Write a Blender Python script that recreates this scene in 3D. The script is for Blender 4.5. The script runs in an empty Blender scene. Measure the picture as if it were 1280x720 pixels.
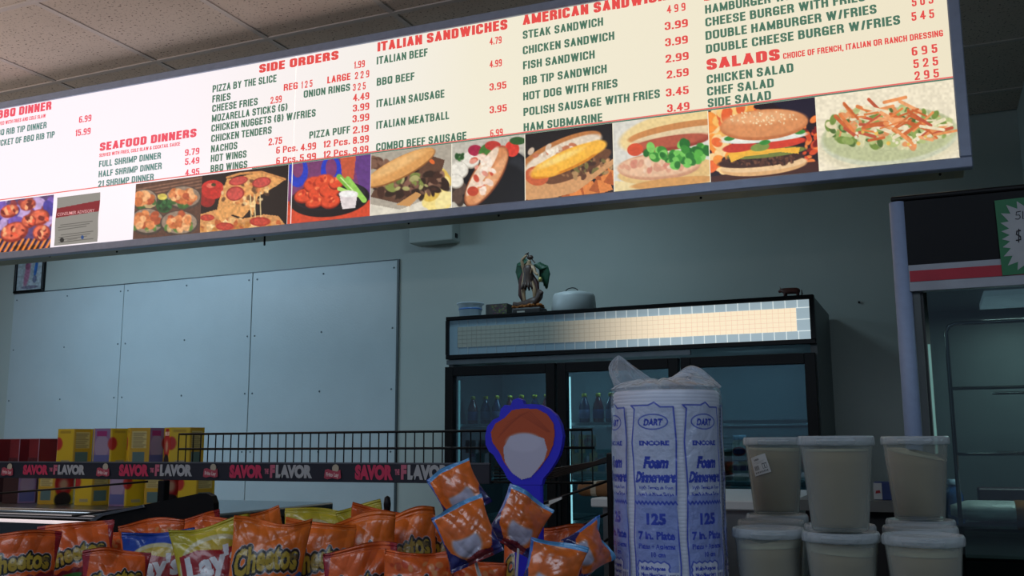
import bpy, bmesh, math, random
import numpy as np
from mathutils import Vector, Matrix
PI = math.pi
R_ = math.radians
scn = bpy.context.scene
C = scn.collection
# ------------------------------------------------------------------ camera
FPX, PITCH, ROLL, YAW, EYE = 1212.4, .15887, -.00533, .40567, 1.35
cyw, syw, cpt, spt = math.cos(YAW), math.sin(YAW), math.cos(PITCH), math.sin(PITCH)
FW = Vector((-syw * cpt, cyw * cpt, spt))
R0 = Vector((cyw, syw, 0)); U0 = R0.cross(FW)
RT = math.cos(ROLL) * R0 + math.sin(ROLL) * U0
UP = -math.sin(ROLL) * R0 + math.cos(ROLL) * U0
cd = bpy.data.cameras.new('camera'); cam = bpy.data.objects.new('camera', cd); C.objects.link(cam)
cd.sensor_width = 36; cd.lens = FPX / 1280 * 36; cd.clip_start = .02
cam.matrix_world = Matrix(((RT.x, UP.x, -FW.x, 0), (RT.y, UP.y, -FW.y, 0), (RT.z, UP.z, -FW.z, EYE), (0, 0, 0, 1)))
scn.camera = cam
# ------------------------------------------------------------------ light
w = bpy.data.worlds.new('world'); scn.world = w; w.use_nodes = True
w.node_tree.nodes['Background'].inputs[0].default_value = (.55, .72, 1, 1)
w.node_tree.nodes['Background'].inputs[1].default_value = .17
def area(name, loc, target, size, sizey, power, col):
    l = bpy.data.lights.new(name, 'AREA'); l.shape = 'RECTANGLE'; l.size = size; l.size_y = sizey
    l.energy = power; l.color = col
    o = bpy.data.objects.new(name, l); C.objects.link(o); o.location = loc
    o.rotation_euler = (Vector(target) - Vector(loc)).to_track_quat('-Z', 'Y').to_euler()
    return o
area('kitchen_light', (-5.2, 3.9, 2.98), (-4.7, 4.9, 0), 1.6, .8, 46, (.52, .78, 1))
area('kitchen_light', (-2.0, 4.3, 2.98), (-2.0, 4.5, 0), .6, .3, 9, (.6, .85, 1))
area('shop_side_light', (-1.6, -.6, 2.95), (-1.6, 1.4, 0), 2.4, 1.2, 30, (.74, .85, 1))
area('shop_side_light', (1.5, -.5, 2.95), (.4, 1.6, 0), 1.2, 1.2, 20, (.7, .83, 1))  # second one added to brighten the pale post of the case
area('ceiling_fill', (-4.6, .9, 2.0), (-4.6, .9001, 3.2), 1.4, .5, 66, (1, .85, .76))  # added upward fill that brightens the ceiling; no fixture stands here
scn.view_settings.view_transform = 'Standard'
scn.view_settings.look = 'None'
scn.view_settings.exposure = 0
scn.view_settings.gamma = 1
# ------------------------------------------------------------------ helpers
def ray(x, y): return (x - 640) / FPX * RT - (y - 360) / FPX * UP + FW
def atY(x, y, Y):
    d = ray(x, y); return Vector((0, 0, EYE)) + d * (Y / d.y)
def atZ(x, y, Z):
    d = ray(x, y); return Vector((0, 0, EYE)) + d * ((Z - EYE) / d.z)
def prj(P):
    v = P - np.array([0, 0, EYE]); z = v @ np.array(FW)
    return 640 + FPX * (v @ np.array(RT)) / z, 360 - FPX * (v @ np.array(UP)) / z
def lin(c):
    c = np.asarray(c, float) / 255
    return np.where(c <= .04045, c / 12.92, ((c + .055) / 1.055) ** 2.4)
def l4(c): return tuple(float(v) for v in lin(c)) + (1,)

MATS = {}
def mat(name, col, rough=.5, metal=0, var=.08, nscale=20, bump=0, bscale=60, coat=0, trans=0, alpha=1, emit=None, estr=0, spec=.5):
    """procedural principled material: noise-varied colour + optional noise bump; col in 0-255 sRGB"""
    if name in MATS: return MATS[name]
    m = bpy.data.materials.new(name); m.use_nodes = True; nt = m.node_tree; N = nt.nodes; L = nt.links
    b = N['Principled BSDF']; tc = N.new('ShaderNodeTexCoord')
    ns = N.new('ShaderNodeTexNoise'); ns.inputs['Scale'].default_value = nscale; ns.inputs['Detail'].default_value = 3
    L.new(tc.outputs['Object'], ns.inputs['Vector'])
    r = N.new('ShaderNodeValToRGB'); c = lin(col)
    r.color_ramp.elements[0].position = .3; r.color_ramp.elements[1].position = .7
    r.color_ramp.elements[0].color = tuple(np.clip(c * (1 - var), 0, 1)) + (1,)
    r.color_ramp.elements[1].color = tuple(np.clip(c * (1 + var), 0, 1)) + (1,)
    L.new(ns.outputs['Fac'], r.inputs['Fac']); L.new(r.outputs['Color'], b.inputs['Base Color'])
    b.inputs['Roughness'].default_value = rough; b.inputs['Metallic'].default_value = metal
    b.inputs['Coat Weight'].default_value = coat; b.inputs['Coat Roughness'].default_value = .12
    b.inputs['Transmission Weight'].default_value = trans; b.inputs['Alpha'].default_value = alpha
    b.inputs['Specular IOR Level'].default_value = spec
    if emit is not None:
        b.inputs['Emission Color'].default_value = l4(emit); b.inputs['Emission Strength'].default_value = estr
    if bump:
        n2 = N.new('ShaderNodeTexNoise'); n2.inputs['Scale'].default_value = bscale; n2.inputs['Detail'].default_value = 4
        L.new(tc.outputs['Object'], n2.inputs['Vector'])
        bp = N.new('ShaderNodeBump'); bp.inputs['Strength'].default_value = bump; bp.inputs['Distance'].default_value = .005
        L.new(n2.outputs['Fac'], bp.inputs['Height']); L.new(bp.outputs['Normal'], b.inputs['Normal'])
    MATS[name] = m; return m
def glass(name, tint=(200, 220, 225), gl=.08, rough=.02):
    """thin clear sheet: mostly transparent with a fresnel reflection"""
    if name in MATS: return MATS[name]
    m = bpy.data.materials.new(name); m.use_nodes = True; nt = m.node_tree; N = nt.nodes; L = nt.links; N.clear()
    o = N.new('ShaderNodeOutputMaterial'); t = N.new('ShaderNodeBsdfTransparent'); g = N.new('ShaderNodeBsdfGlossy')
    t.inputs[0].default_value = l4(tint); g.inputs['Roughness'].default_value = rough; g.inputs[0].default_value = (.9, .95, 1, 1)
    fr = N.new('ShaderNodeFresnel'); fr.inputs[0].default_value = 1.5
    ad = N.new('ShaderNodeMath'); ad.operation = 'ADD'; ad.inputs[1].default_value = gl; ad.use_clamp = True
    mx = N.new('ShaderNodeMixShader'); L.new(fr.outputs[0], ad.inputs[0]); L.new(ad.outputs[0], mx.inputs[0])
    L.new(t.outputs[0], mx.inputs[1]); L.new(g.outputs[0], mx.inputs[2]); L.new(mx.outputs[0], o.inputs[0])
    MATS[name] = m; return m
def film(name, tint=(225, 232, 240), haze=.25, rough=.2, bump=.0, bscale=40, tcol=(245, 248, 250)):
    """hazy clear plastic: transparent + diffuse/gloss principled"""
    if name in MATS: return MATS[name]
    m = bpy.data.materials.new(name); m.use_nodes = True; nt = m.node_tree; N = nt.nodes; L = nt.links
    b = N['Principled BSDF']; o = N['Material Output']
    b.inputs['Base Color'].default_value = l4(tint); b.inputs['Roughness'].default_value = rough
    t = N.new('ShaderNodeBsdfTransparent'); t.inputs[0].default_value = l4(tcol)
    fr = N.new('ShaderNodeLayerWeight'); fr.inputs[0].default_value = .35
    ma = N.new('ShaderNodeMath'); ma.operation = 'MULTIPLY_ADD'; ma.inputs[1].default_value = .5; ma.inputs[2].default_value = haze; ma.use_clamp = True
    L.new(fr.outputs['Facing'], ma.inputs[0])
    mx = N.new('ShaderNodeMixShader'); L.new(ma.outputs[0], mx.inputs[0]); L.new(t.outputs[0], mx.inputs[1]); L.new(b.outputs[0], mx.inputs[2])
    L.new(mx.outputs[0], o.inputs[0])
    if bump:
        tc = N.new('ShaderNodeTexCoord'); n2 = N.new('ShaderNodeTexNoise'); n2.inputs['Scale'].default_value = bscale
        L.new(tc.outputs['Object'], n2.inputs['Vector']); bp = N.new('ShaderNodeBump'); bp.inputs['Strength'].default_value = bump
        bp.inputs['Distance'].default_value = .01
        L.new(n2.outputs['Fac'], bp.inputs['Height']); L.new(bp.outputs['Normal'], b.inputs['Normal'])
    MATS[name] = m; return m
def attrmat(name, rough=.5, coat=0, bump=0, bscale=80, emit=0, use_alpha=False, spec=.5, haze=.2, metal=0):
    """colour comes from the mesh's own print (attribute Col)"""
    if name in MATS: return MATS[name]
    m = bpy.data.materials.new(name); m.use_nodes = True; nt = m.node_tree; N = nt.nodes; L = nt.links
    b = N['Principled BSDF']; a = N.new('ShaderNodeAttribute'); a.attribute_name = 'Col'
    L.new(a.outputs['Color'], b.inputs['Base Color']); b.inputs['Roughness'].default_value = rough
    b.inputs['Coat Weight'].default_value = coat; b.inputs['Coat Roughness'].default_value = .15
    b.inputs['Specular IOR Level'].default_value = spec; b.inputs['Metallic'].default_value = metal
    if emit:
        L.new(a.outputs['Color'], b.inputs['Emission Color']); b.inputs['Emission Strength'].default_value = emit
        b.inputs['Base Color'].default_value = (.02, .02, .02, 1)
        for l in list(b.inputs['Base Color'].links): L.remove(l)
    if bump:
        tc = N.new('ShaderNodeTexCoord'); n2 = N.new('ShaderNodeTexNoise'); n2.inputs['Scale'].default_value = bscale
        n2.inputs['Detail'].default_value = 3
        L.new(tc.outputs['Object'], n2.inputs['Vector']); bp = N.new('ShaderNodeBump'); bp.inputs['Strength'].default_value = bump
        bp.inputs['Distance'].default_value = .01
        L.new(n2.outputs['Fac'], bp.inputs['Height']); L.new(bp.outputs['Normal'], b.inputs['Normal'])
    if use_alpha:
        t = N.new('ShaderNodeBsdfTransparent'); mx = N.new('ShaderNodeMixShader')
        ma = N.new('ShaderNodeMath'); ma.operation = 'MAXIMUM'; ma.inputs[1].default_value = haze
        L.new(a.outputs['Alpha'], ma.inputs[0]); L.new(ma.outputs[0], mx.inputs[0])
        L.new(t.outputs[0], mx.inputs[1]); L.new(b.outputs[0], mx.inputs[2]); L.new(mx.outputs[0], N['Material Output'].inputs[0])
    MATS[name] = m; return m

def wloc(o):
    v = Vector((0, 0, 0))
    while o is not None: v += o.location; o = o.parent
    return v
def link(name, me, m=None, parent=None, smooth=False):
    if m is not None and not me.materials: me.materials.append(m)
    if smooth:
        me.polygons.foreach_set('use_smooth', [True] * len(me.polygons))
    o = bpy.data.objects.new(name, me); C.objects.link(o)
    if parent is not None:
        o.parent = parent; o.location = -wloc(parent)
    return o
def obj(name, bm, m, parent=None, smooth=False):
    me = bpy.data.meshes.new(name)
    bmesh.ops.recalc_face_normals(bm, faces=bm.faces)
    bm.to_mesh(me); bm.free()
    return link(name, me, m, parent, smooth)
def thing(name, label, cat, loc=(0, 0, 0), group=None):
    o = bpy.data.objects.new(name, None); C.objects.link(o); o.location = loc; o.empty_display_size = .05
    o['label'] = label; o['category'] = cat
    if group: o['group'] = group
    return o
def tag(o, label, cat, group=None, kind=None):
    o['label'] = label; o['category'] = cat
    if group: o['group'] = group
    if kind: o['kind'] = kind
    return o
def struct(name, bm, m, parent=None, smooth=False):
    o = obj(name, bm, m, parent, smooth)
    if parent is None: o['kind'] = 'structure'
    return o
def dup(root, loc, label=None, group=None, rotz=None):
    r = root.copy(); C.objects.link(r); r.location = loc
    if rotz is not None: r.rotation_euler.z = rotz
    if label: r['label'] = label
    if group: r['group'] = group
    for ch in list(root.children):
        c = ch.copy(); C.objects.link(c); c.parent = r
        for g in list(ch.children):
            d = g.copy(); C.objects.link(d); d.parent = c
    return r
def NB(): return bmesh.new()
def box(bm, lo, hi, bev=0, seg=2):
    lo = Vector(lo); hi = Vector(hi); c = (lo + hi) / 2; s = hi - lo
    r = bmesh.ops.create_cube(bm, size=1, matrix=Matrix.Translation(c) @ Matrix.Diagonal((s.x, s.y, s.z, 1)))
    if bev:
        es = list({e for v in r['verts'] for e in v.link_edges})
        bmesh.ops.bevel(bm, geom=es, offset=bev, segments=seg, affect='EDGES', profile=.5)
    return bm
def tube(bm, pts, r, n=8, cap=True):
    pts = [Vector(p) for p in pts]; rs = r if hasattr(r, '__len__') else [r] * len(pts)
    rings = []; up = None
    for i, p in enumerate(pts):
        t = (pts[min(i + 1, len(pts) - 1)] - pts[max(i - 1, 0)]).normalized()
        if up is None: up = t.orthogonal().normalized()
        up = (up - t * up.dot(t)).normalized(); s = t.cross(up)
        rings.append([bm.verts.new(p + (up * math.cos(2 * PI * k / n) + s * math.sin(2 * PI * k / n)) * rs[i]) for k in range(n)])
    for a, b in zip(rings, rings[1:]):
        for k in range(n): bm.faces.new((a[k], a[(k + 1) % n], b[(k + 1) % n], b[k]))
    if cap:
        bm.faces.new(rings[0][::-1]); bm.faces.new(rings[-1])
    return bm
def lathe(bm, prof, n=40, c=(0, 0, 0)):
    c = Vector(c); rings = []
    for r, z in prof:
        rings.append([bm.verts.new(c + Vector((r * math.cos(2 * PI * k / n), r * math.sin(2 * PI * k / n), z))) for k in range(n)] if r > 1e-6 else [bm.verts.new(c + Vector((0, 0, z)))])
    for a, b in zip(rings, rings[1:]):
        for k in range(n):
            if len(a) == 1 and len(b) == 1: continue
            if len(a) == 1: bm.faces.new((a[0], b[(k + 1) % n], b[k]))
            elif len(b) == 1: bm.faces.new((a[k], a[(k + 1) % n], b[0]))
            else: bm.faces.new((a[k], a[(k + 1) % n], b[(k + 1) % n], b[k]))
    return bm
def prism(bm, pts, vec, bev=0):
    """closed outline (world points) extruded along vec"""
    vs = [bm.verts.new(Vector(p)) for p in pts]; f = bm.faces.new(vs)
    r = bmesh.ops.extrude_face_region(bm, geom=[f]); nv = [g for g in r['geom'] if isinstance(g, bmesh.types.BMVert)]
    bmesh.ops.translate(bm, verts=nv, vec=Vector(vec)); return bm
def ico(bm, c, r, sub=2, sc=(1, 1, 1), rot=None):
    M = Matrix.Translation(Vector(c)) @ (rot.to_matrix().to_4x4() if rot else Matrix()) @ Matrix.Diagonal((sc[0], sc[1], sc[2], 1))
    bmesh.ops.create_icosphere(bm, subdivisions=sub, radius=r, matrix=M); return bm
def skin(name, vs, es, rad, m, parent, sub=2):
    me = bpy.data.meshes.new(name); me.from_pydata([tuple(v) for v in vs], es, []); me.update()
    o = bpy.data.objects.new(name, me); C.objects.link(o); me.materials.append(m)
    sk = o.modifiers.new('skin', 'SKIN'); sk.use_smooth_shade = True
    for v, r in zip(me.skin_vertices[0].data, rad): v.radius = (r, r)
    me.skin_vertices[0].data[0].use_root = True
    ss = o.modifiers.new('sub', 'SUBSURF'); ss.levels = sub; ss.render_levels = sub
    if parent is not None: o.parent = parent; o.location = -wloc(parent)
    return o
def gridmesh(name, P, col, m, parent=None, alpha=None, closed=False, smooth=True, mask=None):
    """P (h,w,3) world points, col (h,w,3) 0-255 sRGB print"""
    h, w_ = P.shape[:2]; idx = np.arange(h * w_).reshape(h, w_)
    if closed: idx = np.concatenate([idx, idx[:, :1]], 1)
    q = np.stack([idx[:-1, :-1], idx[1:, :-1], idx[1:, 1:], idx[:-1, 1:]], -1).reshape(-1, 4)
    if mask is not None: q = q[mask.reshape(-1)[q].all(1)]
    me = bpy.data.meshes.new(name)
    me.vertices.add(h * w_); me.vertices.foreach_set('co', P.reshape(-1).astype(np.float32))
    nf = len(q); me.loops.add(nf * 4); me.loops.foreach_set('vertex_index', q.reshape(-1).astype(np.int32))
    me.polygons.add(nf); me.polygons.foreach_set('loop_start', (np.arange(nf) * 4).astype(np.int32))
    me.update(calc_edges=True)
    at = me.color_attributes.new('Col', 'FLOAT_COLOR', 'POINT')
    c = np.ones((h * w_, 4), np.float32); c[:, :3] = lin(np.clip(col, 0, 255)).reshape(-1, 3)
    if alpha is not None: c[:, 3] = alpha.reshape(-1)
    at.data.foreach_set('color', c.reshape(-1))
    me.validate()
    return link(name, me, m, parent, smooth)
# ---- lettering
_tc = {}
def tmesh(s, bold=.02, res=3):
    k = (s, bold, res)
    if k in _tc: return _tc[k]
    cu = bpy.data.curves.new('t', 'FONT'); cu.body = s; cu.offset = bold; cu.resolution_u = res; cu.size = 1
    o = bpy.data.objects.new('t', cu); C.objects.link(o)
    me = bpy.data.meshes.new_from_object(o.evaluated_get(bpy.context.evaluated_depsgraph_get()))
    v = np.zeros(len(me.vertices) * 3); me.vertices.foreach_get('co', v); v = v.reshape(-1, 3)[:, :2]
    me.calc_loop_triangles(); t = np.zeros(len(me.loop_triangles) * 3, int); me.loop_triangles.foreach_get('vertices', t)
    t = t.reshape(-1, 3)
    bpy.data.objects.remove(o); bpy.data.meshes.remove(me); bpy.data.curves.remove(cu)
    _tc[k] = (v, t); return v, t
_v, _t = tmesh('H', .02); CAPH = float(_v[:, 1].max()); 
# condensed bold signwriter's capitals, drawn as thick strokes
def _rnd(pts, r):
    if len(pts) < 3 or r <= 0: return [Vector(p) for p in pts]
    out = [Vector(pts[0])]
    for a, b, c in zip(pts, pts[1:], pts[2:]):
        a, b, c = Vector(a), Vector(b), Vector(c); d1, d2 = a - b, c - b; k = min(r, d1.length * .5, d2.length * .5)
        p, q = b + d1.normalized() * k, b + d2.normalized() * k
        for t in (0, .25, .5, .75, 1): out.append(p * (1 - t) ** 2 + b * 2 * t * (1 - t) + q * t * t)
    return out + [Vector(pts[-1])]
G = {'A': (.54, [([(0, -.08), (.5, 1.05), (1, -.08)], 0), ([(.2, .28), (.8, .28)], 0)]), 'B': (.5, [([(0, -.1), (0, 1.1)], 0), ([(0, 1), (.92, 1), (.92, .54), (0, .54)], .2), ([(0, .54), (1, .54), (1, 0), (0, 0)], .2)]),
 'C': (.5, [([(1, .66), (1, 1), (0, 1), (0, 0), (1, 0), (1, .34)], .2)]), 'D': (.5, [([(0, -.1), (0, 1.1)], 0), ([(0, 1), (1, 1), (1, 0), (0, 0)], .15)]), 'E': (.42, [([(1, 1), (0, 1), (0, 0), (1, 0)], 0), ([(0, .52), (.9, .52)], 0)]),
 'F': (.4, [([(1, 1), (0, 1), (0, -.1)], 0), ([(0, .5), (.88, .5)], 0)]), 'G': (.5, [([(1, .7), (1, 1), (0, 1), (0, 0), (1, 0), (1, .42)], .2), ([(1, -.06), (1, .46), (.5, .46)], 0)]), 'H': (.5, [([(0, -.1), (0, 1.1)], 0), ([(1, -.1), (1, 1.1)], 0), ([(0, .52), (1, .52)], 0)]),
 'I': (.18, [([(.5, -.1), (.5, 1.1)], 0)]), 'J': (.44, [([(1, 1.1), (1, 0), (0, 0), (0, .3)], .2)]), 'K': (.5, [([(0, -.1), (0, 1.1)], 0), ([(1, 1.1), (.1, .42)], 0), ([(.35, .6), (1.02, -.1)], 0)]), 'L': (.4, [([(0, 1.1), (0, 0), (1, 0)], 0)]),
 'M': (.64, [([(0, -.1), (0, 1.0), (.5, .1), (1, 1.0), (1, -.1)], 0)]), 'N': (.5, [([(0, -.1), (0, 1.0), (1, 0), (1, 1.1)], 0)]), 'O': (.52, [([(.5, 1), (0, 1), (0, 0), (1, 0), (1, 1), (.5, 1)], .22)]), 'P': (.48, [([(0, -.1), (0, 1.1)], 0), ([(0, 1), (1, 1), (1, .44), (0, .44)], .2)]),
 'Q': (.52, [([(.5, 1), (0, 1), (0, 0), (1, 0), (1, 1), (.5, 1)], .22), ([(.55, .25), (1.05, -.12)], 0)]), 'R': (.5, [([(0, -.1), (0, 1.1)], 0), ([(0, 1), (.96, 1), (.96, .5), (0, .5)], .2), ([(.6, .5), (1.0, .3), (1.0, -.1)], .12)]),
 'S': (.48, [([(1, .7), (1, 1), (0, 1), (0, .54), (1, .48), (1, 0), (0, 0), (0, .3)], .17)]), 'T': (.46, [([(-.1, 1), (1.1, 1)], 0), ([(.5, 1), (.5, -.1)], 0)]), 'U': (.5, [([(0, 1.1), (0, 0), (1, 0), (1, 1.1)], .22)]), 'V': (.52, [([(0, 1.1), (.5, -.02), (1, 1.1)], 0)]),
 'W': (.78, [([(0, 1.1), (.25, 0), (.5, 1.0), (.75, 0), (1, 1.1)], 0)]), 'X': (.52, [([(0, 1.1), (1, -.1)], 0), ([(1, 1.1), (0, -.1)], 0)]), 'Y': (.52, [([(0, 1.1), (.5, .45), (1, 1.1)], 0), ([(.5, .5), (.5, -.1)], 0)]), 'Z': (.46, [([(0, 1), (1, 1), (0, 0), (1, 0)], 0)]),
 '0': (.46, [([(.5, 1), (0, 1), (0, 0), (1, 0), (1, 1), (.5, 1)], .2)]), '1': (.27, [([(0, .72), (1, .98)], 0), ([(1, 1.1), (1, -.1)], 0)]), '2': (.46, [([(0, .66), (0, 1), (1, 1), (1, .55), (0, .06)], .17), ([(0, .0), (1, 0)], 0)]),
 '3': (.46, [([(0, .7), (0, 1), (1, 1), (1, .53), (.4, .53)], .16), ([(.4, .53), (1, .53), (1, 0), (0, 0), (0, .3)], .16)]), '4': (.5, [([(.72, -.1), (.72, 1.0), (0, .3), (1.08, .3)], 0)]), '5': (.46, [([(.95, 1), (.08, 1), (.05, .5)], 0), ([(.04, .5), (1, .64), (1, 0), (0, 0), (0, .28)], .17)]),
 '6': (.46, [([(1, .9), (1, 1), (0, 1), (0, 0), (1, 0), (1, .56), (0, .56)], .17)]), '7': (.44, [([(0, 1), (1, 1), (.35, -.1)], 0)]), '8': (.46, [([(.5, 1), (.06, 1), (.06, .54), (.94, .54), (.94, 1), (.5, 1)], .15), ([(.5, .54), (0, .54), (0, 0), (1, 0), (1, .54), (.5, .54)], .16)]),
 '9': (.46, [([(0, .1), (0, 0), (1, 0), (1, 1), (0, 1), (0, .44), (1, .44)], .17)]), '.': (.17, [([(.5, -.1), (.5, .16)], 0)]), ',': (.17, [([(.5, .1), (.5, -.1), (.1, -.28)], 0)]), '/': (.34, [([(0, -.12), (1, 1.12)], 0)]), '(': (.28, [([(1, 1.1), (.25, .8), (.0, .5), (.25, .2), (1, -.1)], .2)]), ')': (.28, [([(0, 1.1), (.75, .8), (1, .5), (.75, .2), (0, -.1)], .2)]),
 '&': (.56, [([(1, 0), (.2, .7), (.2, 1), (.7, 1), (.7, .68), (0, .4), (0, 0), (.6, 0), (1, .45)], .12)]), '$': (.5, [([(1, .7), (1, .95), (0, .95), (0, .54), (1, .48), (1, .05), (0, .05), (0, .3)], .17), ([(.5, 1.2), (.5, -.2)], 0)]), "'": (.16, [([(.5, 1.1), (.5, .75)], 0)])}
def cmesh(s, th=.17):
    V, T = [], []; x = 0
    for ch in s:
        if ch == ' ': x += .26; continue
        k = 1.0
        if ch in 'cs': ch = ch.upper(); k = .74
        w_, paths = G[ch]; w_ = w_ * (k ** .5)
        for pts, r in paths:
            q = [(x + th / 2 + a * (w_ - th), (th / 2 + b * (1 - th)) * k) for a, b in pts]; q = _rnd(q, r); n = len(q); cl = (q[0] - q[-1]).length < 1e-6
            if r <= 0:
                q2 = [Vector((x + th / 2 + a * (w_ - th), (th / 2 + b * (1 - th)) * k)) for a, b in pts]
                for i in range(len(q2) - 1):
                    a, b = q2[i], q2[i + 1]; d = (b - a).normalized(); nn = Vector((-d.y, d.x)) * th / 2
                    if abs(d.x) > .25 and abs(d.y) > .25: nn *= .92
                    hz = abs(d.y) < .12
                    if i > 0 or hz: a = a - d * th * .5
                    if i < len(q2) - 2 or hz: b = b + d * th * .5
                    base = len(V)
                    for e in (a + nn, a - nn, b - nn, b + nn):
                        V.append((e.x, min(max(e.y, 0 if ch not in '$(),' else -.2), k if ch not in '$(),' else 1.2)))
                    T += [(base, base + 1, base + 2), (base, base + 2, base + 3)]
                continue
            base = len(V)
            for i, p in enumerate(q):
                a = q[i - 1] if i else (q[-2] if cl else None); b = q[i + 1] if i < n - 1 else (q[1] if cl else None)
                d1 = (p - a).normalized() if a is not None else (b - p).normalized(); d2 = (b - p).normalized() if b is not None else d1
                m = d1 + d2; m = m.normalized() if m.length > .2 else d1; nn = Vector((-m.y, m.x)); c = max(.5, nn.dot(Vector((-d1.y, d1.x))))
                for sg in (1, -1): e = p + nn * sg * th / 2 / c; V.append((e.x, min(max(e.y, -.2), 1.0 * max(k, .01) if ch not in '$(),' else 1.2)))
                if i: T += [(base + 2 * i - 2, base + 2 * i - 1, base + 2 * i + 1), (base + 2 * i - 2, base + 2 * i + 1, base + 2 * i)]
        x += w_ + .08
    v = np.array(V); 
    low = v[:, 1] < 0
    if not any(c in s for c in '$(),'): v[low, 1] = 0
    return v, np.array(T)
def tnorm(s, bold=.02, res=3):
    """vertices with x scaled to 0..1 and cap height 1"""
    if bold < 0:
        v, t = cmesh(s, -bold); x0, x1 = v[:, 0].min(), v[:, 0].max(); v[:, 0] = (v[:, 0] - x0) / (x1 - x0); return v, t
    v, t = tmesh(s, bold, res); v = v.copy(); x0, x1 = v[:, 0].min(), v[:, 0].max()
    v[:, 0] = (v[:, 0] - x0) / (x1 - x0); v[:, 1] = v[:, 1] / CAPH
    return v, t
def text3d(name, s, O, X, Y, m, parent, bold=.02, res=3):
    """flat lettering: O baseline-left, X full width vector, Y cap height vector"""
    v, t = tnorm(s, bold, res); O = np.array(O); P = O + v[:, :1] * np.array(X) + v[:, 1:2] * np.array(Y)
    me = bpy.data.meshes.new(name); me.from_pydata(P.tolist(), [], t.tolist()); me.update()
    return link(name, me, m, parent)
# ---- painting of flat prints on a grid of points (coordinates x right, y down)
class Cv:
    def __init__(s, X, Y, col=(255, 255, 255), sep=False):
        s.X, s.Y = X, Y; s.C = np.ones(X.shape + (3,)) * np.array(col, float); s.A = np.zeros(X.shape); s.sep = sep
        s.d = max(abs(X[0, 1] - X[0, 0]), abs(Y[1, 0] - Y[0, 0]))
    def put(s, a, col, k=1):
        a = np.clip(a, 0, 1)[..., None] * k
        s.C = s.C * (1 - a) + np.array(col, float) * a; s.A = np.maximum(s.A, a[..., 0]); return s
    def ell(s, cx, cy, rx, ry, col, rot=0, soft=1, k=1):
        c, n = math.cos(R_(rot)), math.sin(R_(rot)); dx, dy = s.X - cx, s.Y - cy
        u, v = (dx * c + dy * n) / rx, (-dx * n + dy * c) / ry
        return s.put((1 - np.sqrt(u * u + v * v)) * min(rx, ry) / (s.d * soft) + .5, col, k)
    def poly(s, pts, col, k=1):
        m = np.zeros(s.X.shape, bool); n = len(pts)
        for i in range(n):
            (x1, y1), (x2, y2) = pts[i], pts[(i + 1) % n]
            if y1 == y2: continue
            c = ((s.Y < y1) != (s.Y < y2)) & (s.X < (x2 - x1) * (s.Y - y1) / (y2 - y1) + x1); m ^= c
        return s.put(m.astype(float), col, k)
    def line(s, pts, wd, col, k=1):
        D = np.full(s.X.shape, 1e9)
        for (x1, y1), (x2, y2) in zip(pts, pts[1:]):
            L = (x2 - x1) ** 2 + (y2 - y1) ** 2 + 1e-9
            t = np.clip(((s.X - x1) * (x2 - x1) + (s.Y - y1) * (y2 - y1)) / L, 0, 1)
            D = np.minimum(D, np.hypot(s.X - x1 - t * (x2 - x1), s.Y - y1 - t * (y2 - y1)))
        return s.put((wd / 2 - D) / s.d + .5, col, k)
    def blobs(s, n, cx, cy, rx, ry, r0, r1, cols, rg, asp=1.6, k=1, soft=1.5):
        for _ in range(n):
            a = rg.uniform(0, 2 * PI); q = math.sqrt(rg.random()); r = rg.uniform(r0, r1)
            s.ell(cx + rx * q * math.cos(a), cy + ry * q * math.sin(a), r * asp, r, cols[rg.randrange(len(cols))], rg.uniform(0, 180), soft, k)
        return s
    def noise(s, scale, amp, seed=0):
        rs = np.random.RandomState(seed); g = rs.rand(64, 64); x = np.abs(s.X / scale) % 63; y = np.abs(s.Y / scale) % 63
        i, j = x.astype(int), y.astype(int); fx, fy = x - i, y - j; fx = fx * fx * (3 - 2 * fx); fy = fy * fy * (3 - 2 * fy)
        i2, j2 = (i + 1) % 64, (j + 1) % 64
        n = (g[j, i] * (1 - fx) + g[j, i2] * fx) * (1 - fy) + (g[j2, i] * (1 - fx) + g[j2, i2] * fx) * fy
        s.C = s.C * (1 + amp * (n - .5) * 2)[..., None]; return s
    def tmask(s, t, x, y, wd, h, rot=0, bold=.03, skew=0, arch=0):
        v, tr = tnorm(t, bold, 2); u = v[:, 0] * wd + v[:, 1] * h * skew; q = -v[:, 1] * h - arch * np.sin(v[:, 0] * PI)
        c, n = math.cos(R_(rot)), math.sin(R_(rot)); X = x + u * c + q * n; Y = y - u * n + q * c
        xs, ys = s.X[0], s.Y[:, 0]; m = np.zeros(s.X.shape, bool)
        for a, b, d in tr:
            ax, ay, bx, by, dx, dy = X[a], Y[a], X[b], Y[b], X[d], Y[d]
            i0, i1 = np.searchsorted(xs, [min(ax, bx, dx), max(ax, bx, dx)]); j0, j1 = np.searchsorted(ys, [min(ay, by, dy), max(ay, by, dy)])
            if i0 == i1 or j0 == j1: continue
            gx, gy = s.X[j0:j1, i0:i1], s.Y[j0:j1, i0:i1]
            e1 = (bx - ax) * (gy - ay) - (by - ay) * (gx - ax); e2 = (dx - bx) * (gy - by) - (dy - by) * (gx - bx); e3 = (ax - dx) * (gy - dy) - (ay - dy) * (gx - dx)
            m[j0:j1, i0:i1] |= ((e1 >= 0) & (e2 >= 0) & (e3 >= 0)) | ((e1 <= 0) & (e2 <= 0) & (e3 <= 0))
        return m
    def text(s, t, x, y, wd, h, col, rot=0, bold=.03, skew=0, arch=0, out=()):
        m = s.tmask(t, x, y, wd, h, rot, bold, skew, arch)
        for n, oc in out: s.put(dil(m, n).astype(float), oc)
        return s.put(m.astype(float), col)
def dil(m, n):
    r = m.copy()
    for dy in range(-n, n + 1):
        for dx in range(-n, n + 1):
            if dx * dx + dy * dy <= n * n + 1: r |= np.roll(np.roll(m, dy, 0), dx, 1)
    return r
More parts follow.
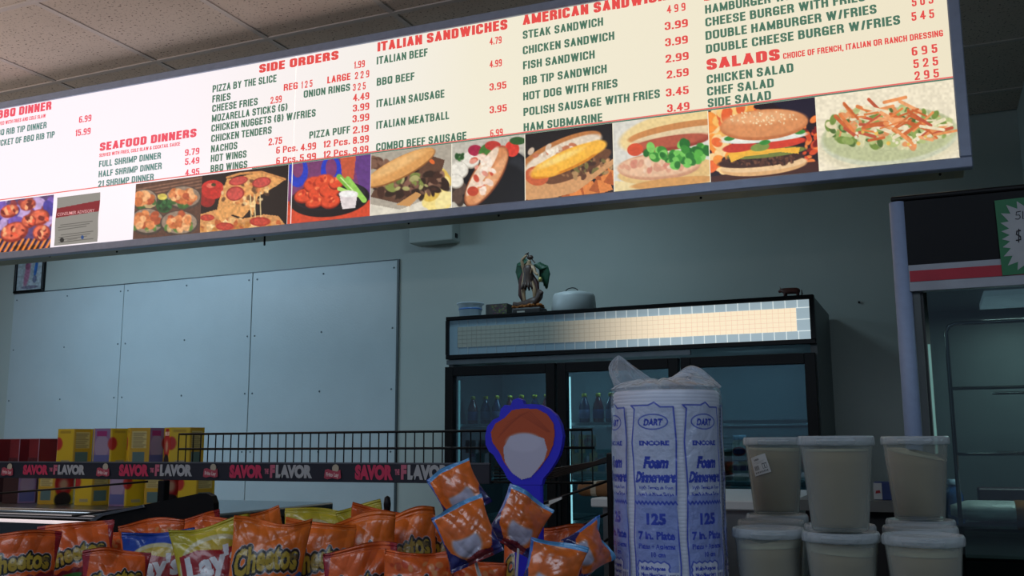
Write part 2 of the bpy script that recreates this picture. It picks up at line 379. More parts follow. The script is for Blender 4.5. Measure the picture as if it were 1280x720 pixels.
def canvas(wd, h, nx, ny, col):
    X, Y = np.meshgrid(np.linspace(0, wd, nx), np.linspace(0, h, ny)); return Cv(X, Y, col, True)
def flat(name, O, X, Y, cv, m, parent):
    """print a canvas on a flat rectangle: O top-left, X right vector, Y down vector"""
    u = (cv.X - cv.X.min()) / np.ptp(cv.X); v = (cv.Y - cv.Y.min()) / np.ptp(cv.Y)
    P = np.array(O) + u[..., None] * np.array(X) + v[..., None] * np.array(Y)
    return gridmesh(name, P, cv.C, m, parent, smooth=False)

# ================================================================== the room
CZ, WY, RX = 3.05, 5.5, .51
LX, FY = -9.5, -3.0
m_wall = mat('painted wall', (176, 186, 182), .55, var=.03, nscale=3, bump=.05, bscale=120)
m_panel = mat('white wall panel', (186, 198, 202), .38, var=.03, nscale=4, bump=.12, bscale=90)
m_black = mat('black enamel', (10, 11, 14), .4, var=.1, spec=.25)
m_blackp = mat('black plastic', (9, 10, 13), .45, var=.1, spec=.22)
m_chrome = mat('chrome wire', (170, 175, 175), .18, 1, var=.03)
m_steel = mat('brushed steel', (150, 155, 158), .3, 1, var=.06, nscale=40)
m_white = mat('white laminate', (205, 210, 212), .4, var=.03)
m_floor = mat('floor vinyl', (120, 112, 100), .5, var=.08, nscale=6)
def slab(name, lo, hi, m): return struct(name, box(NB(), lo, hi), m)
slab('floor', (LX, FY, -.1), (2.6, WY, 0), m_floor)
wb = slab('wall_back', (LX, WY, 0), (2.6, WY + .1, CZ + .1), m_wall)
slab('wall_right', (RX, 3.2, 0), (RX + .1, WY, CZ + .1), m_wall)
slab('wall_left', (LX - .1, FY, 0), (LX, WY, CZ + .1), m_wall)
slab('wall_side', (2.6, FY, 0), (2.7, WY, CZ + .1), m_wall)
# wall panels with screws
px = [-6.71, -5.55, -4.356, -3.178]; PT = 2.552
for i in range(3):
    x0, x1 = px[i], px[i + 1]
    p = obj('wall_panel', box(NB(), (x0 + .003, WY - .007, 0), (x1 - .003, WY, PT), .002, 1), m_panel, wb)
    sb = NB()
    for zx in np.arange(.05, PT, .4):
        for fx in (.03, .5, .97):
            cx = x0 + (x1 - x0) * fx + (random.Random(i * 9 + zx).uniform(-.01, .01))
            lathe(sb, [(0, 0), (.008, 0), (.006, .003), (0, .004)], 8, (0, 0, 0)) if 0 else None
            z = PT - zx
            ico(sb, (cx, WY - .009, z), .007, 1, (1, .5, 1))
    s = obj('panel_screw', sb, mat('screw', (90, 105, 112), .4, .3), p); s['kind'] = 'stuff'
obj('edge_trim', box(NB(), (px[3] - .004, WY - .012, 0), (px[3] + .010, WY, PT + .004)), mat('trim grey', (70, 80, 84), .4), wb)
obj('edge_trim', box(NB(), (px[0], WY - .010, PT), (px[3], WY, PT + .006)), mat('trim grey', (70, 80, 84), .4), wb)
# ceiling: backing slab, T-rails and lay-in tiles
def tile_mat():
    m = bpy.data.materials.new('acoustic tile'); m.use_nodes = True; nt = m.node_tree; N = nt.nodes; L = nt.links; b = N['Principled BSDF']
    tc = N.new('ShaderNodeTexCoord'); v = N.new('ShaderNodeTexNoise'); v.inputs['Scale'].default_value = 95; v.inputs['Detail'].default_value = 2
    gm = N.new('ShaderNodeNewGeometry'); L.new(gm.outputs['Position'], v.inputs['Vector'])
    r = N.new('ShaderNodeValToRGB'); r.color_ramp.elements[0].position = .30; r.color_ramp.elements[1].position = .40
    r.color_ramp.elements[0].color = l4((120, 108, 100)); r.color_ramp.elements[1].color = l4((222, 208, 196))
    L.new(v.outputs['Fac'], r.inputs[0])
    v2 = N.new('ShaderNodeTexNoise'); v2.inputs['Scale'].default_value = 2.5; L.new(gm.outputs['Position'], v2.inputs['Vector'])
    mx = N.new('ShaderNodeMixRGB'); mx.blend_type = 'MULTIPLY'; mx.inputs[0].default_value = .25
    L.new(r.outputs[0], mx.inputs[1]); L.new(v2.outputs['Fac'], mx.inputs[2]); L.new(mx.outputs[0], b.inputs['Base Color'])
    bp = N.new('ShaderNodeBump'); bp.inputs['Strength'].default_value = .3; bp.inputs['Distance'].default_value = .003
    L.new(v.outputs['Fac'], bp.inputs['Height']); L.new(bp.outputs[0], b.inputs['Normal'])
    b.inputs['Roughness'].default_value = .95; b.inputs['Specular IOR Level'].default_value = .1; return m
m_tile = tile_mat(); m_rail = mat('painted rail', (196, 186, 180), .5, var=.02)
ce = slab('ceiling', (LX, FY, CZ + .035), (2.7, WY, CZ + .1), m_tile)
TX, TY = .61, .655; X0, Y0 = -2.487, 3.175      # one joint crossing
tb = bpy.data.meshes.new('ceiling_tile'); bm = NB(); box(bm, (-.295, -.318, -.004), (.295, .318, .02), .003, 1); bm.to_mesh(tb); bm.free(); tb.materials.append(m_tile)
for i in range(-7, 5):
    for j in range(-3, 4):
        o = bpy.data.objects.new('ceiling_tile', tb); C.objects.link(o); o.parent = ce
        yc = Y0 + (j + .5) * TY; o.location = (X0 + (i + .5) * TX, yc, CZ + .008)
        if yc > WY - .3: o.scale = (1, .55, 1); o.location.y = WY - .19
rbm = bpy.data.meshes.new('ceiling_rail'); bm = NB(); box(bm, (-.012, -.5, 0), (.012, .5, .03)); bm.to_mesh(rbm); bm.free(); rbm.materials.append(m_rail)
for i in range(-7, 6):
    o = bpy.data.objects.new('ceiling_rail', rbm); C.objects.link(o); o.parent = ce; y0, y1 = Y0 - 3 * TY, WY
    o.location = (X0 + i * TX, (y0 + y1) / 2, CZ); o.scale = (1, y1 - y0, 1)
for j in range(-3, 4):
    o = bpy.data.objects.new('ceiling_rail', rbm); C.objects.link(o); o.parent = ce; x0, x1 = X0 - 7 * TX, X0 + 5 * TX
    o.location = ((x0 + x1) / 2, Y0 + j * TY, CZ - .001); o.rotation_euler.z = PI / 2; o.scale = (1, x1 - x0, 1)

# ================================================================== backlit menu board
BY = 3.1; BX0, BX1 = -4.75, .160
def zb(x): return 2.152 - .0112 * (x - .16)
BS = -.0112
def sign_mat():
    m = bpy.data.materials.new('backlit acrylic'); m.use_nodes = True; nt = m.node_tree; N = nt.nodes; L = nt.links; b = N['Principled BSDF']
    b.inputs['Base Color'].default_value = (.05, .05, .05, 1); b.inputs['Roughness'].default_value = .25
    tc = N.new('ShaderNodeTexCoord'); sp = N.new('ShaderNodeSeparateXYZ'); L.new(tc.outputs['Object'], sp.inputs[0])
    mr = N.new('ShaderNodeMapRange'); mr.inputs[1].default_value = -4.2; mr.inputs[2].default_value = .2
    L.new(sp.outputs[0], mr.inputs[0]); r = N.new('ShaderNodeValToRGB'); L.new(mr.outputs[0], r.inputs[0])
    e = r.color_ramp.elements; e[0].position = 0; e[0].color = l4((255, 243, 250)); e[1].position = 1; e[1].color = l4((238, 227, 198))
    for p, c in ((.3, (252, 243, 248)), (.52, (244, 238, 230)), (.62, (241, 234, 212))):
        k = e.new(p); k.color = l4(c)
    L.new(r.outputs[0], b.inputs['Emission Color']); b.inputs['Emission Strength'].default_value = 1.0
    return m
m_sign = sign_mat()
m_alu = mat('brushed aluminium frame', (150, 162, 186), .38, .25, var=.06, nscale=30, bump=.03, bscale=200)
m_alub = mat('galvanised sheet', (150, 148, 120), .45, .3, var=.15, nscale=12)
m_tr = mat('translucent red print', (60, 10, 10), .4, emit=(226, 78, 74), estr=1, var=0)
m_tr2 = mat('translucent pink red print', (60, 10, 10), .4, emit=(236, 88, 104), estr=1, var=0)
m_tg = mat('translucent green print', (10, 30, 20), .4, emit=(78, 116, 96), estr=1, var=0)
m_tg2 = mat('translucent teal print', (10, 30, 20), .4, emit=(92, 134, 128), estr=1, var=0)
board = thing('menu_board', 'long backlit aluminium-framed menu sign hanging under the ceiling', 'sign', (-2.2, BY, zb(-2.2)))
def bslab(name, x0, x1, z0, z1, y0, y1, m, bev=0):
    bm = NB(); box(bm, (x0, y0, 0), (x1, y1, z1 - z0), bev, 1)
    for v in bm.verts: v.co.z += zb(v.co.x) + z0
    return obj(name, bm, m, board)
bslab('light_box', BX0 + .012, BX1 - .02, .012, .752, BY + .022, BY + .17, m_alub, .004)
bslab('frame_rail', BX0, BX1, 0, .033, BY - .006, BY + .03, m_alu, .003)
bslab('frame_rail', BX0, BX1, .735, .767, BY - .006, BY + .03, m_alu, .003)
bslab('frame_rail', BX1 - .035, BX1, .0335, .7345, BY - .006, BY + .03, m_alu, .003)
bslab('frame_rail', BX0, BX0 + .035, .0335, .7345, BY - .006, BY + .03, m_alu, .003)
XS = atY(366, 180, BY).x
bslab('sign_face', BX0 + .035, XS - .002, .034, .734, BY + .004, BY + .018, m_sign)
bslab('sign_face', XS + .002, BX1 - .035, .034, .734, BY + .004, BY + .018, m_sign)
bslab('panel_joint', XS - .0016, XS + .0016, .034, .734, BY + .002, BY + .006, mat('joint strip', (225, 222, 215), .4, emit=(236, 230, 226), estr=.9))
bslab('red_stripe', BX0 + .035, BX1 - .035, .2845, .289, BY + .0025, BY + .0035, mat('stripe red', (50, 8, 8), .4, emit=(232, 110, 104), estr=1, var=0))
bslab('green_stripe', XS - .2, BX1 - .035,   .2795, .284, BY + .0025, BY + .0035, mat('stripe green', (10, 30, 20), .4, emit=(86, 122, 104), estr=1, var=0))
# hangers and bolts
for x in (-4.6, -.75, -.1):
    obj('hanger_rod', tube(NB(), [(x, BY + .1, zb(x) + .75), (x, BY + .1, CZ + .01)], .004), m_black, board)
bb = NB()
for x in np.arange(-4.0, .1, .37):
    ico(bb, (x, BY + .05 + .03 * math.sin(x * 7), zb(x) - .0 + .004), .005, 1)
obj('bottom_bolt', bb, m_black, board)['kind'] = 'stuff'
hk = atY(325, 296, BY + .03); obj('wire_stub', tube(NB(), [(hk.x, BY + .06, zb(hk.x) + .012), (hk.x, BY + .06, zb(hk.x) - .012), (hk.x + .004, BY + .055, zb(hk.x) - .03)], .004), m_black, board)

def mt(name, s, xl, yb, xr, h, m, bold=-.18):
    a = atY(xl, yb, BY + .0005)
    Lx = None
    # right end: walk along the board direction until the pixel x is reached
    lo, hi = 0., 3.
    for _ in range(30):
        k = (lo + hi) / 2; P = np.array(a) + k * np.array((1, 0, BS))
        if prj(P)[0] < xr: lo = k
        else: hi = k
    z2 = atY(xl, yb - h, BY).z - a.z
    text3d(name, s, a, Vector((1, 0, BS)) * lo, (0, 0, z2), m, board, bold, 2)
RD, GN, RL, GL = m_tr, m_tg, m_tr2, m_tg2
HD = -.215
for s, xl, yb, xr, h, m, bo in [
    ('BBQ DINNER', -3, 148.8, 64, 10.5, RL, HD), ('SERVED WITH FRIES AND COLE SLAW', -8, 158, 57, 4.6, RL, -.18),
    ('BBQ RIB TIP DINNER', -8, 171, 58, 7.8, GL, -.18), ('BUCKET OF BBQ RIB TIP', -8, 184, 68, 7.8, GL, -.18),
    ('SEAFOOD DINNERS', 124.4, 189, 245.4, 10.3, RL, HD), ('SERVED WITH FRIES, COLE SLAW & COCKTAIL SAUCE', 124, 196.5, 225, 4.4, RL, -.18),
    ('FULL SHRIMP DINNER', 123.5, 209.2, 201, 8, GL, -.18), ('HALF SHRIMP DINNER', 123, 221.8, 202, 8, GL, -.18), ('21 SHRIMP DINNER', 122.5, 234, 192, 8, GL, -.18),
    ('SIDE ORDERS', 323.8, 91.5, 423, 10.8, RD, HD), ('PIZZA BY THE SLICE', 265.5, 115.8, 345.5, 9, GN, -.18), ('FRIES', 265.2, 128.5, 288, 9, GN, -.18),
    ('REG', 354.5, 113.8, 372, 8.5, RD, -.17), ('LARGE', 409, 104.5, 438, 8.8, RD, -.18), ('CHEESE FRIES', 265, 140.3, 322, 9, GN, -.18),
    ('ONION RINGS', 379.5, 122.5, 437.5, 9, GN, -.18), ('MOZARELLA STICKS (6)', 264.5, 152.8, 360, 9, GN, -.18),
    ('CHICKEN NUGGETS (8) W/FRIES', 264, 165, 394.5, 9, GN, -.18), ('CHICKEN TENDERS', 263.8, 177.8, 339.5, 9, GN, -.18),
    ('NACHOS', 263.4, 190.8, 296.5, 9, GN, -.18), ('PIZZA PUFF', 386.5, 173.5, 437.5, 9, GN, -.18), ('HOT WINGS', 263.3, 202.8, 308, 9, GN, -.18), ('BBQ WINGS', 263, 215.5, 309, 9, GN, -.18),
    ('ITALIAN SANDWICHES', 471.8, 65, 634.3, 12.2, RD, HD), ('ITALIAN BEEF', 470.8, 80.8, 534.5, 9.8, GN, -.18), ('BBQ BEEF', 470.8, 107.5, 518, 9.8, GN, -.18),
    ('ITALIAN SAUSAGE', 470.5, 134.5, 555.5, 9.8, GN, -.18), ('ITALIAN MEATBALL', 470.3, 161.5, 561.5, 9.8, GN, -.18), ('COMBO BEEF SAUSAGE', 470, 189, 583, 9.8, GN, -.18),
    ('AMERICAN SANDWICHES', 653.3, 32, 855, 12.8, RD, HD), ('STEAK SANDWICH', 653.5, 49, 754, 10.3, GN, -.18), ('CHICKEN SANDWICH', 653.5, 68.3, 768, 10.3, GN, -.18),
    ('FISH SANDWICH', 653.8, 87, 743.5, 10.3, GN, -.18), ('RIB TIP SANDWICH', 654, 106.5, 758.5, 10.3, GN, -.18), ('HOT DOG WITH FRIES', 654, 125.8, 772, 10.3, GN, -.18),
    ('POLISH SAUSAGE WITH FRIES', 654.3, 145.3, 825, 10.3, GN, -.18), ('HAM SUBMARINE', 654.5, 164.5, 753, 10.3, GN, -.18),
    ('BURGERS', 880, 1.5, 975, 13.5, RD, HD), ('HAMBURGER WITH FRIES', 881.5, 17.4, 1048, 11, GN, -.18), ('CHEESE BURGER WITH FRIES', 881.8, 33.5, 1082, 11, GN, -.18),
    ('DOUBLE HAMBURGER W/FRIES', 882, 50.2, 1096, 11, GN, -.18), ('DOUBLE CHEESE BURGER W/FRIES', 882.6, 67, 1125.5, 11, GN, -.18),
    ('SALADS', 883.5, 88, 975, 14, RD, HD), ('CHOICE OF FRENCH, ITALIAN OR RANCH DRESSING', 979, 74, 1179, 7.6, RD, -.18),
    ('CHICKEN SALAD', 883.6, 105, 992, 11, GN, -.18), ('CHEF SALAD', 884, 120, 967.5, 11, GN, -.18), ('SIDE SALAD', 884.8, 134.5, 964, 11, GN, -.18)]:
    mt('menu_line', s, xl, yb, xr, h, m, bo)
for s, xl, yb, xr, h, m in [
    ('6.99', 98.5, 153.8, 114, 8.2, RL), ('15.99', 94, 170.5, 113, 8.2, RL), ('9.79', 231, 195, 249, 8.2, RL), ('5.49', 231, 206.5, 249, 8.2, RL), ('4.95', 231, 220.5, 249, 8.2, RL),
    ('1.99', 442.5, 86, 456, 9, RD), ('1 2 5', 376.5, 110.8, 390.5, 9, RD), ('2 2 9', 443.5, 99.3, 461.5, 9, RD), ('2.99', 338, 130, 352, 8.8, RD), ('3 2 5', 441, 114, 457, 9, RD),
    ('4.49', 441, 127, 461.5, 9, RD), ('3.99', 441, 140, 461.5, 9, RD), ('3.99', 440.5, 153.3, 461.5, 9, RD), ('2.75', 335.5, 182, 352.5, 8.8, RD), ('2.19', 441, 167.3, 461, 9, RD),
    ('6 Pcs.', 345, 192.3, 372, 8.5, RD), ('4.99', 375.5, 189, 395, 8.8, RD), ('12 Pcs.', 404, 184.8, 437.5, 8.5, RD), ('8.99', 441, 180.3, 461, 9, RD),
    ('6 Pcs.', 345, 205.5, 372, 8.5, RD), ('5.99', 374.5, 202, 395, 8.8, RD), ('12 Pcs.', 404, 197.6, 437.5, 8.5, RD), ('9.99', 441, 193, 460.5, 9, RD),
    ('4.79', 611.8, 56.5, 627, 9, RD), ('4.99', 611.8, 85, 627.3, 9, RD), ('3.95', 611.8, 113.5, 633, 9, RD), ('3.95', 612, 142, 633.5, 9, RD), ('6.99', 612.8, 171.3, 628.5, 9, RD),
    ('4 9 9', 833.5, 17, 857, 10, RD), ('3.99', 831, 38, 860, 10, RD), ('3.99', 831.5, 58.3, 860, 10, RD), ('2.99', 832, 78.7, 861, 10, RD), ('2.59', 833.5, 98.5, 861, 10, RD), ('3.45', 832.5, 121, 861, 10, RD), ('3.49', 834, 140.7, 862, 10, RD),
    ('5 0 5', 1140, 8.4, 1167, 11, RD), ('5 4 5', 1139.7, 26.4, 1168, 11, RD), ('6 9 5', 1140, 70, 1172, 11, RD), ('5 2 5', 1142, 85.5, 1173, 11, RD), ('2 9 5', 1143.5, 100.4, 1174, 11, RD)]:
    mt('price', s, xl, yb, xr, h, m, -.165)

m_pic = attrmat('backlit photo print', .35, emit=.95)
m_paper = attrmat('paper print', .7, emit=.42)
def picture(name, pl, pr_, nx, ny, bg, z0=.034, z1=.279, m=None, y=None, ys=None):
    ym = 300 - .0975 * (pl + 70)
    x0 = atY(pl, ym, BY).x; x1 = atY(pr_, ym - .0975 * (pr_ - pl), BY).x
    u, v = np.meshgrid(np.linspace(0, 1, nx), np.linspace(0, 1, ny))
    X = x0 + (x1 - x0) * u; P = np.stack([X, np.full_like(X, y if y else BY + .0032), zb(X) + z1 + (z0 - z1) * v], -1)
    qx, qy = prj(P); c = Cv(qx, qy, bg); c.P = P; c.name = name; c.m = m or m_pic; return c
def done(c): return gridmesh(c.name, c.P, c.C, c.m, board, smooth=False)
rg = random.Random(5)
# 1 grilled chicken over coals
c = picture('food_photo', -60, 63.5, 150, 80, (92, 70, 120))
c.blobs(60, 30, 265, 60, 18, 3, 7, [(120, 90, 180), (70, 60, 150), (190, 160, 210), (150, 60, 70)], rg)
c.blobs(30, 20, 315, 60, 8, 2, 5, [(40, 14, 10), (90, 20, 8)], rg)
for k in range(-60, 70, 7): c.line([(k, 320), (k + 12, 299)], 2.4, (244, 140, 50)); c.line([(k + 3, 320), (k + 15, 299)], 1.8, (40, 15, 10))
for cx, cy, rx, ry in ((12, 264, 12, 8), (49, 272, 13, 10), (35, 256, 10, 7), (18, 290, 18, 12), (52, 291, 11, 10), (-20, 280, 20, 12), (36, 277, 9, 8)):
    c.ell(cx, cy, rx, ry, (150, 50, 40), -20, 2); c.ell(cx - 1, cy - 1, rx * .85, ry * .8, (232, 110, 78), -20, 3)
    c.blobs(9, cx, cy, rx * .8, ry * .7, 1, 2.6, [(250, 170, 120), (120, 40, 36), (235, 90, 60)], rg)
c.noise(3, .12); done(c)
# 4 shrimp platters
c = picture('food_photo', 166.5, 250, 120, 90, (92, 62, 50))
for k in range(4): c.line([(166, 238 + 4 * k), (252, 222 + 4 * k)], 1.6, (140, 100, 80))
for cx, cy, rx, ry, n in ((181, 249, 15, 12, 22), (229, 246, 21, 13, 30), (184, 276, 20, 15, 28), (224, 278, 22, 14, 28)):
    c.ell(cx, cy + 1, rx + 2, ry + 2, (70, 60, 54)); c.ell(cx, cy, rx, ry, (150, 130, 112))
    c.blobs(n // 2, cx, cy + ry * .4, rx * .8, ry * .4, 2, 4, [(60, 100, 50), (90, 130, 60), (200, 170, 120)], rg)
    c.blobs(n, cx, cy - 1, rx * .72, ry * .6, 2.5, 5, [(226, 140, 84), (200, 110, 60), (240, 176, 120), (180, 84, 50)], rg, 1.3)
c.ell(205, 257, 10, 9, (34, 84, 44)); c.blobs(18, 205, 256, 8, 7, 1, 3, [(50, 110, 60), (24, 60, 34)], rg); c.ell(203, 246, 6, 4, (220, 200, 90))
c.noise(2.5, .12, 2); done(c)
# 5 pizza slice
c = picture('food_photo', 250, 358.5, 150, 100, (18, 14, 16))
c.ell(259, 249, 10, 10, (150, 30, 28)); c.ell(266, 237, 15, 12, (196, 44, 38)); c.ell(263, 232, 5, 3, (230, 110, 90)); c.ell(267, 231, 3, 2, (60, 60, 30))
c.poly([(250, 268), (270, 262), (300, 274), (330, 268), (348, 270), (357, 282), (357, 300), (250, 305)], (214, 150, 90))
c.blobs(60, 300, 283, 52, 10, 1.5, 4, [(236, 184, 120), (190, 96, 50), (246, 210, 150), (200, 130, 60)], rg)
for a, b, r in ((259, 272, 9), (281, 283, 11), (325, 277, 13), (305, 292, 10)): c.ell(a, b, r, r * .45, (176, 52, 40)); c.ell(a, b, r * .8, r * .3, (196, 70, 54))
c.poly([(284, 223), (327, 214.5), (357, 224), (346, 232), (322, 246), (316, 270), (312, 262), (303, 272), (290, 268), (277, 278), (270, 268), (274, 250)], (226, 160, 92))
c.blobs(60, 305, 240, 30, 18, 1.2, 3, [(244, 196, 130), (206, 120, 64), (250, 216, 160), (90, 60, 40)], rg, 1.4, .8)
c.poly([(280, 216), (327, 205), (362, 222), (357, 226), (327, 215), (284, 224)], (18, 14, 16)); c.line([(284, 222), (300, 217), (327, 215), (356, 224)], 3, (206, 140, 80))
for a, b, r, q in ((294, 242, 11.5, 9), (327, 228, 12, 6.5), (298, 226, 12, 5.5)): c.ell(a, b, r, q, (160, 50, 44), -12); c.ell(a, b, r * .85, q * .82, (204, 78, 70), -12)
for a in (313, 318, 325): c.line([(a, 244), (a + 1, 271)], 1.3, (240, 210, 150))
c.noise(2.2, .12, 3); done(c)
# 6 wings
c = picture('food_photo', 359, 462, 150, 100, (120, 60, 110))
c.poly([(355, 252), (470, 240), (470, 290), (355, 300)], (214, 74, 44)); c.poly([(440, 190), (470, 190), (470, 250), (452, 250)], (100, 60, 130))
for k in (372, 414): c.ell(k, 214, 13, 20, (30, 60, 190)); c.ell(k, 210, 7, 12, (130, 60, 110))
c.poly([(425, 195), (445, 195), (442, 224), (428, 224)], (200, 90, 60))
c.ell(412, 249, 50, 22, (12, 12, 20), -6); c.ell(412, 245, 45, 17, (36, 34, 44), -6); c.ell(412, 247, 40, 14, (16, 16, 24), -6)
for cx, cy, rx, ry in ((380, 244, 12, 8), (392, 230, 12, 9), (405, 226, 12, 8), (400, 240, 15, 9), (412, 236, 13, 10), (394, 252, 12, 6), (413, 251, 12, 8), (420, 228, 9, 7)):
    c.ell(cx, cy + 1.5, rx + .5, ry + .5, (130, 30, 16), -15); c.ell(cx, cy, rx, ry, (226, 78, 44), -15, 3); c.blobs(5, cx, cy - 2, rx * .6, ry * .4, 1, 2.2, [(250, 130, 80), (190, 50, 30)], rg)
c.line([(424, 221), (440, 238)], 7, (130, 190, 70)); c.line([(435, 224), (455, 250)], 7, (150, 205, 90)); c.line([(424, 236), (446, 244)], 5, (176, 220, 110)); c.line([(426, 222), (441, 238)], 1.5, (210, 236, 160))
c.poly([(424, 243), (447, 241), (444, 260), (428, 261)], (226, 214, 214)); c.ell(435.5, 242.5, 12, 4.5, (240, 232, 230)); c.ell(435.5, 243, 9.5, 3, (250, 248, 244))
c.noise(2.5, .07, 4); done(c)
# 7 beef roll
c = picture('food_photo', 462.5, 563.5, 150, 100, (176, 166, 150))
c.poly([(462, 270), (462, 255), (500, 262), (540, 246), (566, 240), (566, 280), (462, 285)], (226, 218, 200))
c.blobs(20, 548, 238, 20, 20, 6, 12, [(238, 206, 110), (246, 222, 140), (222, 184, 84), (248, 230, 160)], rg, 1.5)
c.poly([(463, 246), (480, 250), (497, 254), (530, 240), (552, 215), (556, 200), (540, 195), (480, 215)], (96, 66, 50))
c.blobs(110, 512, 229, 46, 17, 1.5, 4.5, [(110, 78, 62), (70, 44, 34), (150, 112, 90), (130, 90, 74), (50, 34, 26)], rg, 2)
c.blobs(26, 505, 228, 34, 10, 1.5, 4, [(130, 140, 70), (96, 110, 54), (176, 170, 110)], rg, 1.8)
c.blobs(16, 475, 203, 12, 7, 2, 4, [(96, 64, 50), (130, 94, 76)], rg); c.ell(540, 202, 4, 2.5, (230, 110, 50), 40)
c.ell(500, 210, 49, 13, (150, 96, 50), -27); c.ell(500, 209, 48, 12, (222, 160, 92), -27); c.ell(496, 206, 38, 6, (238, 186, 120), -27, 5); c.noise(3, .06, 9)
c.poly([(495, 256), (520, 240), (527, 243), (512, 258)], (206, 150, 90)); done(c)
# 8 sausage roll with mushrooms
c = picture('food_photo', 564.5, 655.5, 130, 100, (196, 190, 176))
c.ell(618, 226, 50, 44, (14, 14, 16)); c.ell(640, 222, 14, 30, (40, 42, 46), 20, 6); c.ell(618, 232, 44, 30, (18, 18, 20), 0, 6)
c.blobs(14, 572, 240, 10, 12, 3, 6, [(90, 70, 60), (150, 130, 110), (60, 48, 40)], rg)
for a, b, r in ((588, 199, 11), (574, 212, 11), (570, 226, 9)): c.ell(a, b + 1, r + .5, r, (150, 140, 126)); c.ell(a, b, r, r * .92, (236, 230, 216), 0, 3)
c.ell(594, 188, 9, 7, (170, 40, 70)); c.ell(607, 190, 8, 11, (70, 120, 50), 30); c.ell(616, 182, 10, 6, (190, 60, 50)); c.ell(628, 189, 9, 7, (214, 60, 44)); c.ell(640, 186, 9, 10, (220, 64, 48)); c.ell(647, 176, 10, 5, (50, 90, 44))
c.blobs(8, 574, 196, 6, 4, 1, 3, [(40, 80, 40), (60, 110, 50)], rg)
c.ell(608, 221, 44, 17, (120, 62, 36), -57); c.ell(608, 220, 42.5, 15.5, (216, 142, 92), -57, 2); c.ell(614, 224, 34, 6, (232, 168, 120), -57, 3)
c.ell(603, 214, 36, 7, (240, 214, 188), -57); c.blobs(24, 603, 214, 14, 26, 1.5, 4, [(244, 216, 196), (226, 150, 130), (206, 84, 60), (250, 232, 214)], rg)
c.ell(591, 239, 7, 6, (196, 74, 50)); c.noise(2.5, .07, 5); done(c)
# 9 chilli cheese dog
c = picture('food_photo', 656.5, 766.5, 160, 110, (34, 28, 26))
for a, b, t in ((731, 236, -20), (750, 232, -60), (714, 243, -25), (752, 216, -15), (768, 222, -15)):
    q = [(a - 14, b + 6), (a - 4, b - 9), (a + 10, b - 10), (a + 16, b + 5), (a, b + 10)]; c.poly(q, (226, 134, 66)); c.poly([(a - 14, b + 6), (a - 4, b - 9), (a, b + 10)], (176, 90, 40))
c.ell(707, 224, 60, 12, (140, 86, 50), -24); c.ell(708, 223, 59, 11, (214, 156, 104), -24); c.ell(700, 190, 56, 15, (188, 120, 66), -24); c.ell(704, 192, 52, 13, (232, 214, 190), -24, 2)
c.blobs(50, 708, 190, 46, 10, 1.2, 3.5, [(246, 234, 214), (214, 190, 166), (200, 120, 84)], rg)
c.ell(722, 208, 46, 12, (110, 70, 44), -25); c.blobs(110, 722, 209, 42, 14, 1, 2.8, [(96, 60, 40), (150, 106, 70), (70, 44, 30), (176, 136, 90), (120, 110, 60)], rg)
c.poly([(654, 212), (670, 225), (690, 232), (730, 225), (767, 198), (767, 205), (720, 240), (690, 248), (654, 250)], (212, 156, 104))
c.ell(671, 220, 15, 12, (200, 96, 56), 10); c.ell(670, 217, 9, 6, (232, 140, 96), 0, 3)
c.ell(709, 201, 49, 12, (214, 130, 30), -24); c.ell(708, 199, 48, 11, (250, 186, 66), -24, 2); c.ell(684, 212, 16, 9, (248, 180, 62), 0, 3); c.ell(744, 184, 15, 8, (248, 184, 68), -20, 3)
c.ell(700, 198, 30, 4, (255, 214, 120), -24, 4); c.noise(2.5, .06, 6); done(c)
# 10 sausage sandwich with lettuce
c = picture('food_photo', 767.5, 886.5, 160, 110, (222, 218, 206))
c.poly([(764, 246), (764, 226), (800, 228), (890, 212), (890, 250)], (236, 214, 160)); c.ell(836, 214, 64, 15, (228, 190, 126), -6)
c.ell(846, 162, 74, 24, (240, 212, 150), -14, 3); c.ell(850, 164, 66, 11, (206, 138, 80), -10); c.ell(850, 169, 62, 8, (232, 206, 164), -10)
c.ell(838, 179, 50, 9, (150, 60, 44), -9); c.ell(838, 177, 48, 7, (184, 90, 66), -9, 3); c.ell(794, 187, 10, 8, (216, 84, 50), -9)
c.ell(824, 208, 52, 17, (206, 150, 116), -4); c.ell(822, 207, 50, 14, (234, 190, 154), -4, 3); c.blobs(30, 815, 207, 40, 8, 1.5, 4, [(240, 206, 176), (220, 160, 130), (214, 140, 116)], rg)
c.blobs(46, 846, 190, 42, 11, 3, 6, [(60, 140, 50), (90, 176, 66), (40, 110, 40), (130, 204, 96)], rg, 1.3); c.blobs(26, 852, 200, 20, 9, 2, 5, [(70, 156, 56), (120, 200, 90), (46, 120, 44)], rg, 1.2)
c.ell(842, 228, 54, 6, (214, 156, 90), -6); c.noise(3, .05, 7); done(c)
# 11 cheeseburger over flames
c = picture('food_photo', 887.5, 1022.5, 190, 120, (36, 20, 26))
c.blobs(60, 900, 176, 20, 40, 5, 12, [(250, 150, 60), (252, 190, 100), (240, 110, 50), (255, 214, 150)], rg, .8); c.blobs(30, 925, 145, 30, 12, 4, 9, [(250, 160, 70), (253, 200, 120), (230, 100, 50)], rg)
c.blobs(30, 1012, 170, 11, 40, 3, 7, [(220, 80, 40), (244, 130, 60), (130, 30, 20)], rg, .6); c.poly([(880, 222), (1030, 200), (1030, 240), (880, 240)], (70, 36, 26)); c.poly([(960, 125), (1030, 115), (1030, 140), (1000, 150)], (34, 26, 44))
c.ell(955, 208, 54, 11, (226, 176, 120), -6); c.ell(955, 206, 54, 8, (240, 200, 150), -6)
c.ell(951, 200, 54, 8.5, (66, 38, 28), -6); c.blobs(110, 951, 200, 50, 6, .8, 2, [(90, 54, 38), (50, 28, 20), (120, 76, 54)], rg)
